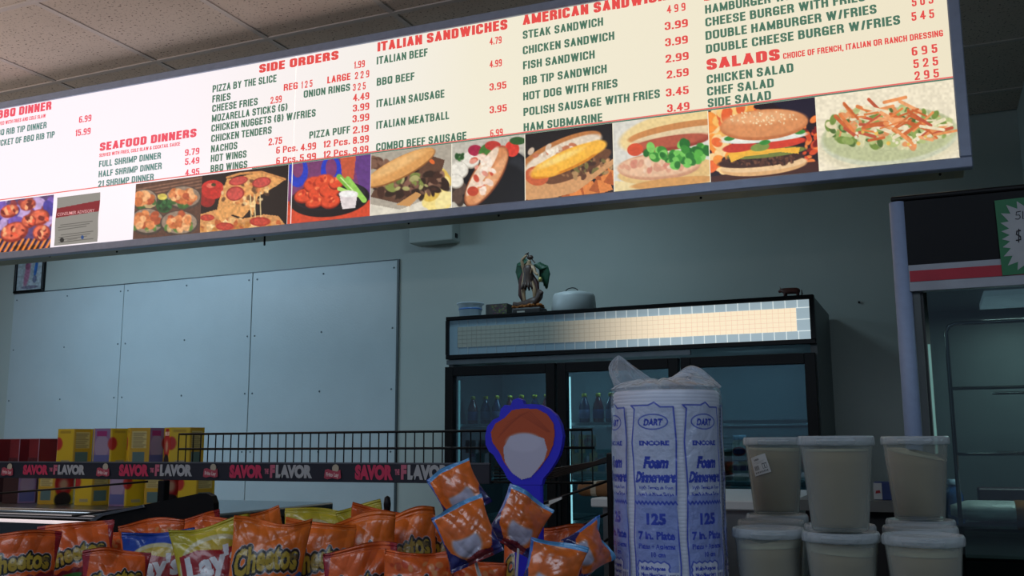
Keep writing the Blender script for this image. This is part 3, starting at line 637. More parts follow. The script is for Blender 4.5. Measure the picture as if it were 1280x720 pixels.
c.ell(958, 191, 50, 6, (120, 130, 60), -6); c.poly([(910, 192), (925, 188), (1000, 184), (998, 192), (975, 190), (930, 196), (914, 203)], (244, 182, 60)); c.ell(925, 184, 22, 6, (200, 60, 44), -8); c.ell(975, 179, 32, 6, (216, 66, 44), -8); c.ell(950, 184, 12, 5, (130, 150, 70), -8)
c.ell(955, 172, 54, 6, (232, 236, 226), -5); c.ell(952, 169, 50, 6, (246, 242, 232), -5)
for a, b in ((912, 173), (948, 169), (956, 178), (975, 163), (1000, 165)): c.ell(a, b, 7, 3, (60, 140, 56), -8)
c.ell(955, 156, 55, 19, (196, 116, 66), -5); c.ell(955, 154, 54, 17, (222, 146, 92), -5, 3); c.ell(950, 147, 40, 7, (236, 172, 120), -5, 6); c.poly([(898, 163), (1010, 155), (1012, 170), (900, 175)], (246, 240, 230), .0)
c.blobs(60, 955, 148, 44, 9, .6, .9, [(250, 226, 180)], rg, 1.3); c.noise(3, .05, 8); done(c)
# 12 chicken salad bowl
c = picture('food_photo', 1023.5, 1198.5, 220, 130, (244, 232, 204))
c.ell(1112, 178, 90, 36, (214, 206, 170), -5, 10, .6); c.ell(1112, 171, 86, 36, (206, 208, 180), -5, 2); c.ell(1112, 168, 84, 33, (192, 196, 150), -5, 3)
c.blobs(230, 1112, 159, 78, 25, 2, 5, [(120, 144, 66), (146, 166, 90), (84, 110, 52), (186, 196, 130), (222, 216, 170), (226, 150, 96), (236, 220, 180)], rg)
for k in range(70):
    a, b, t = rg.gauss(1118, 34), rg.gauss(152, 11), rg.uniform(-.9, .9); L = rg.uniform(6, 17)
    if abs(a - 1112) > 72: continue
    col = rg.choice([(226, 130, 70), (236, 150, 90), (206, 104, 54), (240, 166, 110), (240, 226, 190), (196, 90, 60)])
    c.line([(a - L * math.cos(t), b - L * math.sin(t)), (a + L * math.cos(t), b + L * math.sin(t))], rg.uniform(2, 5), col)
c.blobs(14, 1115, 172, 60, 14, 1.8, 2.6, [(232, 190, 90), (240, 230, 200)], rg, 1); c.noise(3, .06, 10); done(c)
# consumer advisory sheet taped to the face
c = picture('paper_notice', 68.5, 122.5, 110, 120, (212, 206, 196), .04, .262, m_paper, BY + .001)
c.P[..., 1] += .002 * np.sin(np.linspace(0, 9, 120))[:, None]
c.poly([(60, 262.5), (130, 249), (130, 263), (60, 274)], (196, 60, 70))
for k in range(7): c.line([(76 if k in (0, 3) else 73, 281.5 + k * 3.1 + (3 if k > 2 else 0)), (116 - (k % 3) * 4, 276.5 + k * 3.1 + (3 if k > 2 else 0))], .7, (120, 116, 110))
c.ell(77, 300, 2.6, 3, (60, 60, 60)); c.ell(102.5, 296.5, 1.8, 2.4, (60, 110, 190)); c.line([(84, 300), (96, 298)], .6, (130, 126, 120)); c.line([(84, 302), (94, 300.5)], .6, (130, 126, 120))
notice = done(c)
a = atY(71.5, 270, BY - .001); text3d('notice_heading', 'CONSUMER ADVISORY', a, (atY(118.5, 260, BY).x - a.x, 0, -.003), (0, 0, .014), mat('notice lettering', (225, 190, 190), .6, emit=(226, 170, 172), estr=.5), notice, .01, 2)

# ================================================================== wall things
th = thing('picture_frame', 'small black-framed picture on the back wall at the far left under the menu sign', 'picture frame')
a, b = atY(17, 366.5, WY - .02), atY(53.5, 364, WY - .02); zt = atY(17, 322, WY - .02).z
X0_, X1_, Z0_ = a.x, b.x, (a.z + b.z) / 2
for lo, hi in (((X0_, Z0_), (X1_, Z0_ + .018)), ((X0_, zt - .018), (X1_, zt)), ((X0_, Z0_ + .018), (X0_ + .018, zt - .018)), ((X1_ - .018, Z0_ + .018), (X1_, zt - .018))):
    obj('frame_rail', box(NB(), (lo[0], WY - .03, lo[1]), (hi[0], WY - .001, hi[1]), .003, 1), m_black, th)
c = canvas(100, 120, 60, 72, (168, 182, 190)); c.ell(38, 60, 10, 48, (176, 120, 150), 8, 3); c.ell(38, 30, 9, 14, (150, 90, 120)); c.ell(70, 40, 6, 34, (50, 110, 190), 6); c.ell(68, 80, 8, 14, (110, 120, 150)); c.ell(50, 108, 34, 6, (120, 120, 140)); c.noise(6, .12)
flat('artwork', (X0_ + .016, WY - .012, zt - .016), (X1_ - X0_ - .032, 0, 0), (0, 0, -(zt - Z0_ - .032)), c, attrmat('paper picture', .5), th)
th = thing('junction_box', 'off-white box fixed high on the back wall just below the menu sign', 'wall box')
a, b = atY(513, 286, WY - .1), atY(567, 300, WY - .1)
obj('housing', box(NB(), (a.x, WY - .12, b.z), (b.x, WY - .001, a.z + .06), .01, 3), m_wall, th)
obj('side_clip', box(NB(), (b.x - .004, WY - .08, b.z + .02), (b.x + .006, WY - .05, b.z + .05), .002, 1), m_black, th)
nl = atY(1074, 378, WY); tag(obj('wall_nail', tube(NB(), [(nl.x, WY - .012, nl.z), (nl.x, WY, nl.z)], .006), m_black), 'dark nail head alone in the wall right of the fridge', 'nail')

# ================================================================== glass-door fridge
FYF = 4.75; FX0, FX1, FT = -2.435, -.481, 2.04; HB = 1.808
fr = thing('display_fridge', 'black three-door glass-front drinks fridge with lit header against the back wall', 'fridge', ((FX0 + FX1) / 2, FYF + .35, 0))
m_fin = mat('fridge interior', (96, 112, 118), .5, var=.04); m_fside = mat('fridge side grey', (78, 88, 90), .4, var=.03)
BKY = WY - .03
bm = NB()
box(bm, (FX0, FYF + .03, .1), (FX0 + .03, BKY, FT - .01)); box(bm, (FX1 - .03, FYF + .03, .1), (FX1, BKY, FT - .01)); box(bm, (FX0 + .03, FYF + .03, HB), (FX1 - .03, BKY, FT - .01)); box(bm, (FX0 + .03, FYF + .06, .1), (FX1 - .03, BKY, .3))
obj('cabinet', bm, m_fside, fr)
obj('inner_back', box(NB(), (FX0 + .03, BKY - .03, .3), (FX1 - .03, BKY, HB)), m_fin, fr)
obj('kick_plate', box(NB(), (FX0, FYF + .05, 0), (FX1, BKY, .1)), m_black, fr)
hf = NB(); box(hf, (FX0, FYF - .012, FT - .02), (FX1, FYF + .03, FT + .001), .003, 1); box(hf, (FX0, FYF - .012, HB - .002), (FX1, FYF + .03, HB + .022), .003, 1)
box(hf, (FX0, FYF - .012, HB + .0225), (FX0 + .018, FYF + .03, FT - .0205)); box(hf, (FX1 - .022, FYF - .012, HB + .0225), (FX1, FYF + .03, FT - .0205))
obj('header_frame', hf, m_black, fr)
def header_mat(name, c0, c1, s0, s1, base):  # emission ramp along x paints in the lamp's fade to the left
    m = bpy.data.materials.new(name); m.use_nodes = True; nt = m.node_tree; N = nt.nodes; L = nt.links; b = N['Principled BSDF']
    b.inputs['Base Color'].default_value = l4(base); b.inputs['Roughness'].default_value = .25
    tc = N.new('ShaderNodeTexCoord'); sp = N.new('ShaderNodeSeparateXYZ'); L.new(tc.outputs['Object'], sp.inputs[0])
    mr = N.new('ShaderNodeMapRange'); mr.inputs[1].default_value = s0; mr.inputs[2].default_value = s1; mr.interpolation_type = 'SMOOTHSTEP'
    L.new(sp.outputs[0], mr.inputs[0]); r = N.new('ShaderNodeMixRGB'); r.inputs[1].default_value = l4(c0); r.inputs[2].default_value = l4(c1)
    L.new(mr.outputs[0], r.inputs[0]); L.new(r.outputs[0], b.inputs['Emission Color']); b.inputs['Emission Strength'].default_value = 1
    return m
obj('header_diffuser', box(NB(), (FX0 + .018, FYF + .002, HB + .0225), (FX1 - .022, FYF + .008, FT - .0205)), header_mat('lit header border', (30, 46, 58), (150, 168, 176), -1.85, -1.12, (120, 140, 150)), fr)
ih0, ih1 = HB + .062, FT - .058
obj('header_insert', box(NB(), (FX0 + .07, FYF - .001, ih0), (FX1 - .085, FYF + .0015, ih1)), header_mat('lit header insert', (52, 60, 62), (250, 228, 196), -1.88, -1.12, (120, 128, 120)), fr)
gb = NB(); n = 34; cw = (FX1 - .022 - FX0 - .018) / n
for k in range(1, n):
    x = FX0 + .018 + k * cw
    box(gb, (x - .0014, FYF - .0005, HB + .0225), (x + .0014, FYF + .0018, ih0)); box(gb, (x - .0014, FYF - .0005, ih1), (x + .0014, FYF + .0018, FT - .0205))
for z in (ih0, ih0 + (ih1 - ih0) / 2, ih1): box(gb, (FX1 - .085, FYF - .0005, z - .0014), (FX1 - .022, FYF + .0018, z + .0014))
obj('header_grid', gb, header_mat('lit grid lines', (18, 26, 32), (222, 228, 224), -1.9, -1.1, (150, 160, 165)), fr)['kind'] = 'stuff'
gb = NB(); x = FX0 + .07
while x < FX1 - .09: box(gb, (x - .0009, FYF - .0022, ih0), (x + .0009, FYF - .0008, ih1)); x += cw / 2
for k in range(1, 5): z = ih0 + (ih1 - ih0) * k / 5; box(gb, (FX0 + .07, FYF - .0022, z - .0009), (FX1 - .085, FYF - .0008, z + .0009))
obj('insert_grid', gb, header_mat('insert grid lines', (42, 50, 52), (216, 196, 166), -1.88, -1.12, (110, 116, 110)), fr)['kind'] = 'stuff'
obj('hinge_strip', box(NB(), (FX0 + .004, FYF - .006, HB - .03), (FX1 - .6, FYF + .02, HB - .006)), mat('grey strip', (96, 106, 112), .35, .4), fr)
DW = (FX1 - FX0) / 3; m_glass = glass('fridge glass', (190, 214, 218), .06)
DT = HB - .045
for i in range(3):
    x0, x1 = FX0 + i * DW + .006, FX0 + (i + 1) * DW - .006
    fw = .05; d = NB()
    for lo, hi in (((x0, .12), (x0 + fw, DT)), ((x1 - fw, .12), (x1, DT)), ((x0 + fw, DT - .05), (x1 - fw, DT)), ((x0 + fw, .12), (x1 - fw, .18))):
        box(d, (lo[0], FYF - .03, lo[1]), (hi[0], FYF + .02, hi[1]), .002, 1)
    dr = obj('door', d, m_blackp, fr)
    obj('pane', box(NB(), (x0 + fw, FYF - .008, .18), (x1 - fw, FYF - .003, DT - .05)), m_glass, dr)
    obj('handle', tube(NB(), [(x0 + .022, FYF - .03, .75), (x0 + .022, FYF - .065, .78), (x0 + .022, FYF - .065, 1.2), (x0 + .022, FYF - .03, 1.23)], .009), m_black, dr)
    # shelves as wire decks
    for zz in (.6, .95, atY(940, 604, 4.85).z, atY(740, 530, 4.85).z):
        sh = NB(); box(sh, (x0 + .02, FYF + .06, zz - .006), (x1 - .02, FYF + .075, zz + .008)); box(sh, (x0 + .02, BKY - .06, zz - .006), (x1 - .02, BKY - .05, zz))
        for k in range(22): xx = x0 + .03 + k * (x1 - x0 - .06) / 21; box(sh, (xx - .002, FYF + .075, zz - .003), (xx + .002, BKY - .06, zz))
        obj('wire_shelf', sh, mat('white coated wire', (150, 166, 170), .4), fr)
m_tube = mat('fridge lamp tube', (200, 220, 220), .4, emit=(190, 226, 232), estr=2.2, var=0)
m_tubed = mat('dim fridge lamp', (150, 190, 195), .4, emit=(120, 168, 176), estr=.7, var=0)
for px_, py_, mm in ((713, 540, m_tube), (574, 520, m_tubed)):
    p = atY(px_, py_, FYF + .05); obj('lamp_tube', tube(NB(), [(p.x, FYF + .05, .4), (p.x, FYF + .05, DT - .07)], .006), mm, fr)
area('fridge_lamp', (-1.95, FYF + .12, 1.757), (-2.0, FYF + .5, 1.2), .3, .05, 1.4, (.55, .85, 1))
area('fridge_lamp', (-1.45, FYF + .12, 1.757), (-1.4, FYF + .5, 1.2), .3, .05, 1.4, (.55, .85, 1))
area('fridge_lamp', (-.82, FYF + .12, 1.757), (-.8, FYF + .5, 1.2), .3, .05, 1.4, (.5, .8, 1))
# bottles on the upper shelf
zs = atY(740, 530, 4.85).z + .009
def bottle(label, body, labc, capc):
    t = thing('drink_bottle', label, 'bottle')
    lathe(bm := NB(), [(0, 0), (.026, 0), (.029, .006), (.029, .075), (.027, .09), (.013, .125), (.011, .13), (.011, .137)], 16); obj('bottle_body', bm, mat('drink ' + label[:18], body, .2, coat=.5), t, True)
    lathe(bm := NB(), [(.0292, .02), (.0298, .021), (.0298, .066), (.0292, .067)], 16); obj('label_band', bm, mat('band ' + label[:18], labc, .5), t, True)
    lathe(bm := NB(), [(0, .152), (.012, .152), (.0135, .15), (.0135, .134), (.011, .134)], 14); obj('cap', bm, mat('cap yellow %d' % capc[0], capc, .4), t, True)
    return t
b1 = bottle('dark blue drink bottle with yellow cap behind the left and middle fridge doors', (30, 44, 80), (90, 100, 140), (176, 166, 30))
b2 = bottle('dark red drink bottle with yellow cap behind the left and middle fridge doors', (90, 24, 36), (60, 66, 120), (172, 160, 32))
first = {0: True, 1: True}
for bay, n in ((0, 7), (1, 7)):
    for k in range(n):
        x = FX0 + bay * DW + .1 + k * .073; q = 1 if (k * 5 + bay) % 3 == 0 else 0; s = (b1, b2)[q]; loc = (x, FYF + .13 + .01 * (k % 2), zs)
        if first[q]: s.location = loc; first[q] = False; s['group'] = ('blue', 'red')[q] + ' drink bottles on the fridge shelf'
        else: dup(s, loc)
for o_ in list(C.objects):
    if o_.name.startswith('drink_bottle'):
        bay = int((o_.location.x - FX0) / DW); k = round((o_.location.x - FX0 - bay * DW - .1) / .073); col = 'dark blue' if 'blue' in o_['label'] else 'dark red'
        o_['label'] = '%s yellow-capped drink bottle, %s from the left behind the %s fridge door' % (col, ('first', 'second', 'third', 'fourth', 'fifth', 'sixth', 'seventh')[k], ('left', 'middle')[bay])
# jars in the right-hand bay
zj = atY(940, 604, 4.85).z + .009
p = atY(926, 590, FYF + .16); t = thing('mayonnaise_jar', 'cream-coloured jar with red and blue label behind the right fridge door', 'jar', (p.x, p.y, zj))
obj('jar_body', lathe(NB(), [(0, 0), (.034, 0), (.038, .01), (.038, .17), (.03, .195), (.03, .2)], 24, t.location), mat('mayonnaise', (196, 200, 180), .3), t, True)
obj('lid', lathe(NB(), [(.032, .198), (.032, .222), (0, .222)], 24, t.location), mat('pale blue lid', (130, 160, 180), .4), t, True)
ang = np.linspace(-PI, PI, 120)[:-1]; aa, zz = np.meshgrid(ang, np.linspace(.165, .03, 60))
c = Cv(aa * 100, zz * -1000, (196, 200, 196)); c.sep = True
for q in range(-3, 4):
    o_ = q * 209
    c.ell(o_, -142, 95, 22, (170, 30, 36)); c.ell(o_, -142, 80, 14, (26, 44, 110)); c.poly([(o_ - 100, -75), (o_ + 100, -75), (o_ + 100, -50), (o_ - 100, -50)], (34, 60, 130)); c.poly([(o_ - 100, -100), (o_ + 100, -100), (o_ + 100, -96), (o_ - 100, -96)], (60, 90, 120))
P = np.stack([p.x + .0384 * np.sin(aa), p.y - .0384 * np.cos(aa), zj + zz], -1)
gridmesh('jar_label', P, c.C, attrmat('jar print', .4), t, closed=True)
p = atY(902, 590, FYF + .2); t = thing('food_tub', 'squat brown food tub with pale lid beside the mayonnaise jar', 'tub', (p.x, p.y, zj))
obj('tub_body', lathe(NB(), [(0, 0), (.05, 0), (.058, .14), (.055, .14), (.047, .01), (0, .01)], 28, t.location), mat('brown tub', (84, 74, 56), .4), t, True)
obj('lid', lathe(NB(), [(.06, .14), (.06, .155), (0, .157)], 28, t.location), mat('dusty lid', (130, 140, 136), .5), t, True)

# ---- things on the fridge
def onf(px_, Y): return Vector((atY(px_, 390, Y).x, Y, FT + .001))
p = onf(588, 4.9); t = thing('plastic_tub', 'clear plastic tub with blue rim band at the left end of the fridge top', 'tub', p)
m_pl = film('cloudy clear plastic', (190, 205, 215), .38, .2)
obj('tub_wall', lathe(NB(), [(0, 0), (.058, 0), (.068, .08), (.078, .085), (.078, .092), (.065, .085), (.055, .004), (0, .004)], 36, p), m_pl, t, True)
obj('rim_band', lathe(NB(), [(.0655, .052), (.0672, .053), (.068, .06), (.066, .061)], 36, p), mat('blue band', (70, 110, 170), .3), t, True)
p = onf(717.5, 4.95); t = thing('cake_dome', 'upturned frosted round plastic container with loop handle on the fridge top', 'container', p)
m_fr = film('frosted plastic', (196, 204, 206), .6, .35)
obj('dome', lathe(NB(), [(.118, 0), (.12, .002), (.112, .085), (.104, .1), (.07, .108), (0, .11), (0, .107), (.068, .105), (.1, .097), (.109, .084), (.116, 0)], 44, p), m_fr, t, True)
obj('handle', tube(NB(), [p + Vector((.035 * math.cos(u) , -.03, .108 + .02 * math.sin(u))) for u in np.linspace(0, PI, 12)], .0025), m_black, t, True)
t.scale = (1.04, 1.04, 1.12)
# carved block / books
p = onf(629, 4.88)
t = thing('book', 'old dark book with marbled edges lying beside the winged statuette', 'book', p)
c = canvas(100, 30, 80, 26, (60, 56, 56)); rgb = random.Random(3)
for k in range(90): c.ell(rgb.uniform(15, 100), rgb.uniform(2, 28), 5, 1.2, rgb.choice([(90, 110, 50), (110, 70, 80), (60, 60, 70), (70, 40, 50)]), rgb.uniform(-10, 10))
ph = .07; obj('cover', box(NB(), (p.x - .085, p.y - .05, FT + .001), (p.x + .045, p.y + .07, FT + .001 + ph), .004, 1), mat('book cloth', (44, 46, 46), .7), t)
flat('page_edges', (p.x - .062, p.y - .0505, FT + .068), (.105, 0, 0), (0, 0, -.064), c, attrmat('book print', .8), t)
# winged statuette
p = onf(662, 4.85); sx = 1.0
t = thing('winged_statuette', 'dark painted winged warrior statuette with raised sword standing on a fallen creature', 'statuette', p)
m_stb = mat('statuette brown', (62, 46, 40), .5, var=.35, nscale=60); m_stg = mat('statuette green', (24, 70, 50), .5, var=.3, nscale=50); m_sts = mat('statuette skin', (150, 124, 96), .5, var=.1)
m_ste = mat('statuette gold', (150, 90, 40), .45, .3, var=.4, nscale=70)
bm = NB(); box(bm, p + Vector((-.075, -.05, 0)), p + Vector((.075, .05, .03)), .008, 2); obj('plinth', bm, mat('dark plinth', (40, 38, 40), .5), t)
obj('name_plate', box(NB(), p + Vector((-.045, -.052, .006)), p + Vector((-.005, -.0505, .014))), mat('plate metal', (190, 190, 185), .3, .5), t)
bm = NB(); rgs = random.Random(2)
for k in range(26): ico(bm, p + Vector((rgs.uniform(-.07, .07), rgs.uniform(-.045, .02), .032 + rgs.uniform(0, .01))), rgs.uniform(.007, .014), 1, (1.5, 1, .7))
obj('flames', bm, m_ste, t)
skin('creature', [p + Vector(v) for v in ((-.07, -.01, .045), (-.03, -.01, .05), (.02, -.01, .055), (.055, -.012, .075), (.06, -.02, .1), (.083, -.03, .093), (-.085, 0, .065), (.02, -.04, .035), (.052, -.012, .116))], [(0, 1), (1, 2), (2, 3), (3, 4), (4, 5), (0, 6), (2, 7), (4, 8)], [.014, .018, .022, .018, .015, .008, .005, .009, .004], m_stb, t)
H_ = [p + Vector(v) for v in ((-.01, 0, .155), (-.01, 0, .19), (-.005, 0, .225), (.0, -.004, .245), (.006, -.01, .262), (-.032, 0, .15), (-.03, -.006, .105), (-.024, 0, .05), (.012, 0, .15), (.03, -.008, .11), (.026, 0, .06), (-.032, 0, .225), (-.036, -.01, .262), (-.006, -.012, .285), (.024, -.002, .222), (.036, -.014, .195), (.058, -.03, .182))]
E_ = [(0, 1), (1, 2), (2, 3), (3, 4), (0, 5), (5, 6), (6, 7), (0, 8), (8, 9), (9, 10), (2, 11), (11, 12), (12, 13), (2, 14), (14, 15), (15, 16)]
skin('figure', H_, E_, [.022, .02, .024, .008, .013, .014, .011, .008, .014, .011, .008, .011, .008, .006, .011, .008, .006], m_sts, t)
bm = NB(); lathe(bm, [(.027, 0), (.026, .03), (.022, .06), (.027, .085), (.02, .1), (.008, .104)], 20, p + Vector((-.006, 0, .135)))
obj('armour', bm, m_stb, t, True)
bm = NB()
for k in range(11): a_ = 2 * PI * k / 11; tube(bm, [p + Vector((-.008 + .022 * math.cos(a_), .022 * math.sin(a_), .155)), p + Vector((-.008 + .034 * math.cos(a_), .03 * math.sin(a_), .12))], [.007, .005], 6)
obj('skirt', bm, m_stb, t, True)
def wing(pts, n, name='wing', base=(0, 0, 0), side=-1):
    bm = NB()
    for k in range(n):
        f = k / (n - 1); L = .07 + .045 * math.sin(PI * f); a_ = side * (.2 + 1.1 * f); a0 = p + Vector(base) + Vector((side * .028 * f, .018, -.02 * f))
        a1 = a0 + Vector((side * (.02 + .012 * f), .02, .012)); a2 = a1 + Vector((side * .012 * math.sin(PI * f), .006, -L))
        tube(bm, [a0, a1, a1.lerp(a2, .5) + Vector((side * .006, 0, 0)), a2], [.006, .009, .01, .003], 6)
    return obj(name, bm, m_stg, t, True)
wing(None, 9, 'wing', (-.018, .01, .26), -1); wing(None, 8, 'wing', (.012, .02, .24), 1)
bm = NB(); tube(bm, [p + Vector(v) for v in ((-.02, .018, .235), (-.045, .022, .17), (-.05, .02, .1), (-.036, .012, .06))], [.012, .02, .018, .006], 8); tube(bm, [p + Vector(v) for v in ((.0, .018, .2), (.03, .02, .15), (.036, .014, .09), (.03, .01, .06))], [.01, .014, .012, .005], 8)
obj('cape', bm, mat('statuette maroon', (64, 34, 32), .6, var=.2), t, True)
bm = NB(); ico(bm, p + Vector((.008, -.006, .272)), .015, 2, (1.1, 1, .75)); obj('hair', bm, m_stb, t, True)
bm = NB(); prism(bm, [p + Vector(v) for v in ((-.008, -.014, .29), (.0, -.014, .288), (.034, -.004, .245), (.03, -.004, .243))], (0, .003, 0)); tube(bm, [p + Vector((-.016, -.014, .285)), p + Vector((.004, -.014, .294))], .003, 6); obj('sword', bm, m_stb, t)
bm = NB(); tube(bm, [p + Vector((.058, -.03, .182)), p + Vector((.066, -.034, .168))], .002, 5); ico(bm, p + Vector((.07, -.034, .158)), .011, 2, (1, .8, 1.2)); obj('scales', bm, mat('old gold', (150, 140, 80), .4, .4), t, True)
t.scale = (1.12, 1.1, 1.16)
# little cow
p = onf(990, 4.82) + Vector((0, 0, .003))
t = thing('cow_figurine', 'tiny reddish-brown toy cow at the right end of the fridge top', 'figurine', p)
m_cow = mat('cow brown', (84, 42, 34), .5, var=.15)
V = [(.030, 0, .034), (.0, 0, .033), (-.028, 0, .035), (-.044, 0, .038), (-.060, 0, .028), (.044, 0, .036), (.032, .009, .018), (.034, .009, .002), (.032, -.009, .018), (.029, -.009, .002), (-.026, .009, .018), (-.022, .009, .002), (-.028, -.009, .018), (-.031, -.009, .002)]
skin('body', [p + Vector(v) for v in V], [(0, 1), (1, 2), (2, 3), (3, 4), (0, 5), (0, 6), (6, 7), (0, 8), (8, 9), (2, 10), (10, 11), (2, 12), (12, 13)], [.015, .016, .0145, .0115, .0065, .009] + [.0075, .005] * 4, m_cow, t, 1)
obj('tail', tube(NB(), [p + Vector(v) for v in ((.042, 0, -.18), (.05, 0, .034), (.053, 0, .018), (.054, 0, .01))], [.002, .0015, .0015, .003], 6), m_cow, t, True)
for s in (-1, 1): obj('horn', tube(NB(), [p + Vector((-.047, s * .004, .044)), p + Vector((-.049, s * .009, .049)), p + Vector((-.052, s * .009, .054))], [.002, .0015, .0006], 6), mat('horn', (150, 130, 110), .5), t, True)

# ================================================================== counter, ledge and prep table
m_ctr = mat('counter laminate', (90, 84, 78), .45, var=.1)
CT, LT = 1.0, 1.082
t = thing('service_counter', 'laminate service counter carrying the snack rack and food tubs', 'counter', (-1.4, 1.8, 0))
obj('worktop', box(NB(), (-3.4, 1.05, CT - .04), (.5, 2.27, CT), .004, 1), m_ctr, t)
obj('front_panel', box(NB(), (-3.35, 1.1, 0), (.48, 1.14, CT - .04)), m_ctr, t); obj('rear_panel', box(NB(), (-3.35, 2.2, 0), (.48, 2.24, CT - .04)), m_ctr, t)
obj('raised_ledge', box(NB(), (-.5, 1.12, CT), (.45, 1.98, LT), .004, 1), mat('ledge steel', (110, 114, 116), .35, .7), t)
pz = 1.165
TLX = atY(738, 613, 3.2).x
t = thing('prep_table', 'white-topped food prep table between the plate pack and the fridge', 'table', (-.9, 3.5, 0))
obj('tabletop', box(NB(), (TLX, 3.2, pz - .03), (-.42, 4.0, pz), .004, 1), m_white, t)
obj('cabinet', box(NB(), (TLX + .03, 3.24, .05), (-.46, 3.96, pz - .03)), m_steel, t)
# loaf of bread and white paper bag behind the rack
p = atY(748, 606, 3.35); t = thing('bread_loaf', 'brown bread loaf lying on the prep table behind the snack rack post', 'bread', (p.x, 3.35, pz))
bm = NB(); box(bm, (p.x - .065, 3.29, pz), (p.x + .065, 3.42, pz + .05), .022, 4); obj('crust', bm, mat('bread crust', (128, 88, 50), .7, var=.2, bump=.3), t, True)
obj('paper_band', box(NB(), (p.x - .01, 3.288, pz + .0), (p.x + .01, 3.422, pz + .052), .02, 3), mat('pale paper', (170, 160, 140), .7), t)
# chicken-scratch: carton and bottle on the far worktop at right
t = thing('blue_carton', 'small blue and white carton with red mark behind the middle upper food tub', 'carton')
a = atY(1093, 625, 3.0); b = atY(1113, 603, 3.0)
bx0, bx1, bz0, bz1 = a.x, b.x + .03, a.z, b.z
obj('carton_body', box(NB(), (bx0, 3.0, bz0), (bx1, 3.08, bz1), .002, 1), mat('carton blue', (28, 52, 110), .5), t)
obj('white_panel', box(NB(), (bx0 - .001, 2.998, bz0 + .002), (bx0 + .022, 3.0, bz1 - .002)), mat('carton white', (170, 176, 178), .5), t)
obj('red_mark', prism(NB(), [(bx0 + .004, 2.9978, bz0 + .018), (bx0 + .018, 2.9978, bz0 + .020), (bx0 + .016, 2.9978, bz0 + .028), (bx0 + .006, 2.9978, bz0 + .026)], (0, -.0006, 0)), mat('carton red', (150, 30, 36), .5), t)
t2 = thing('back_shelf', 'low dark worktop behind the food tubs at right', 'worktop', (-.1, 3.1, 0))
obj('shelf_board', box(NB(), (-.38, 2.95, bz0 - .03), (.5, 3.5, bz0)), mat('shelf grey', (96, 100, 98), .5), t2)
obj('shelf_body', box(NB(), (-.36, 3.0, 0), (.48, 3.45, bz0 - .03)), mat('dark body', (20, 20, 22), .5), t2)

# ================================================================== tubs of beige dressing
m_cup = film('clear deli cup', (214, 220, 216), .10, .12, tcol=(236, 240, 238)); m_lid = film('clear deli lid', (206, 216, 222), .28, .2, .4, 90)
m_con = mat('beige dressing', (192, 164, 130), .6, var=.06, nscale=14); m_foam = mat('pale froth', (214, 200, 172), .7, var=.08, nscale=60, bump=.3)
CH = .140
def tub_proto(seed, fill, tilt):
    r_ = random.Random(seed); t = thing('deli_tub', 'clear lidded deli tub of beige dressing', 'tub')
    pr0 = [(0, 0), (.0405, 0), (.0425, .003), (.0535, .120), (.0548, .122), (.0553, .130), (.0533, .130), (.0526, .121), (.0415, .005), (0, .004)]
    obj('cup', lathe(NB(), pr0, 56), m_cup, t, True)
    bm = NB(); n = 48; rad = lambda z: .041 + .0108 * z / .12
    prof = [(0, .006), (.0395, .006), (.0405, .012)] + [(rad(z) - .001, z) for z in np.linspace(.02, fill, 6)] + [(rad(fill) * .7, fill + .001), (0, fill + .001)]
    lathe(bm, prof, n)
    for v in bm.verts:
        if v.co.z > fill - .03: v.co.z += tilt * v.co.x / .05 * (v.co.z - fill + .03) / .03
    obj('dressing', bm, m_con, t, True)
    bm = NB(); n = 48; prev = None
    for lev in range(2):
        ring = []
        for k in range(n):
            a_ = 2 * PI * k / n; R = .0512 - .0006; z = fill + .0008 + tilt * math.cos(a_) * R / .05 + (lev * (.006 + .004 * math.sin(a_ * 2 + seed) + .003 * math.sin(a_ * 5 + seed * 2)))
            z = min(z, .1185); ring.append(bm.verts.new((R * math.cos(a_), R * math.sin(a_), z)))
        if prev:
            for k in range(n): bm.faces.new((prev[k], prev[(k + 1) % n], ring[(k + 1) % n], ring[k]))
        prev = ring
    bm.faces.new(prev); obj('froth', bm, m_foam, t, True)
    pl = [(.0545, .123), (.0575, .1235), (.0582, .126), (.0580, .134), (.0560, .1375), (.0535, .1375), (.0510, .1340), (.047, .1338), (0, .1338), (0, .1325), (.052, .1325), (.0548, .130)]
    obj('lid', lathe(NB(), pl, 56), m_lid, t, True)
    return t
def cz(x, y, z): p = atZ(x, y, z); return Vector((p.x, p.y, 0))
dp = lambda px_, py_, tt: Vector((0, 0, EYE)) + ray(px_, py_) * tt
A_ = dp(955, 655, 1.50); B_ = dp(1050, 657, 1.43); C_ = dp(1149, 664, 1.375)
U1 = cz(971, 641, 1.222); U3 = cz(1150, 647.5, 1.222)
def V2(p): return Vector((p.x, p.y, 0))
PP0 = dp(834, 554, 1.545)
A_, B_, C_ = V2(A_), V2(B_), V2(C_)
pos = [(A_ + Vector((.006, .0, 0)), 0, 'lower front deli tub of beige dressing standing against the plate pack', 1), (B_, 0, 'lower front middle deli tub, with a tub standing on its lid', 2), (C_ + Vector((.004, 0, 0)), 0, 'lower front right-hand deli tub whose lid lies bare', 3),
       (U1, 0, 'lower rear left deli tub carrying the tub with the white sticker', 2), (U3, 0, 'lower rear right deli tub carrying the upper right tub', 3), ((C_ + U3) / 2, 0, 'lower deli tub between the bare-lidded front one and the rear right one', 1), ((A_ + U1) / 2 , 0, 'lower deli tub just behind the one against the plate pack', 3),
       (B_ + Vector((-.012, .13, 0)), 0, 'lower deli tub hidden mostly behind the front middle stack', 1),
       (U1, 1, 'upper left deli tub with a white price sticker on its side', 4), (B_ + Vector((0, .004, 0)), 1, 'upper middle deli tub, nearest of the three upper ones', 5), (U3, 1, 'upper right deli tub with froth slanting down to the right', 6)]
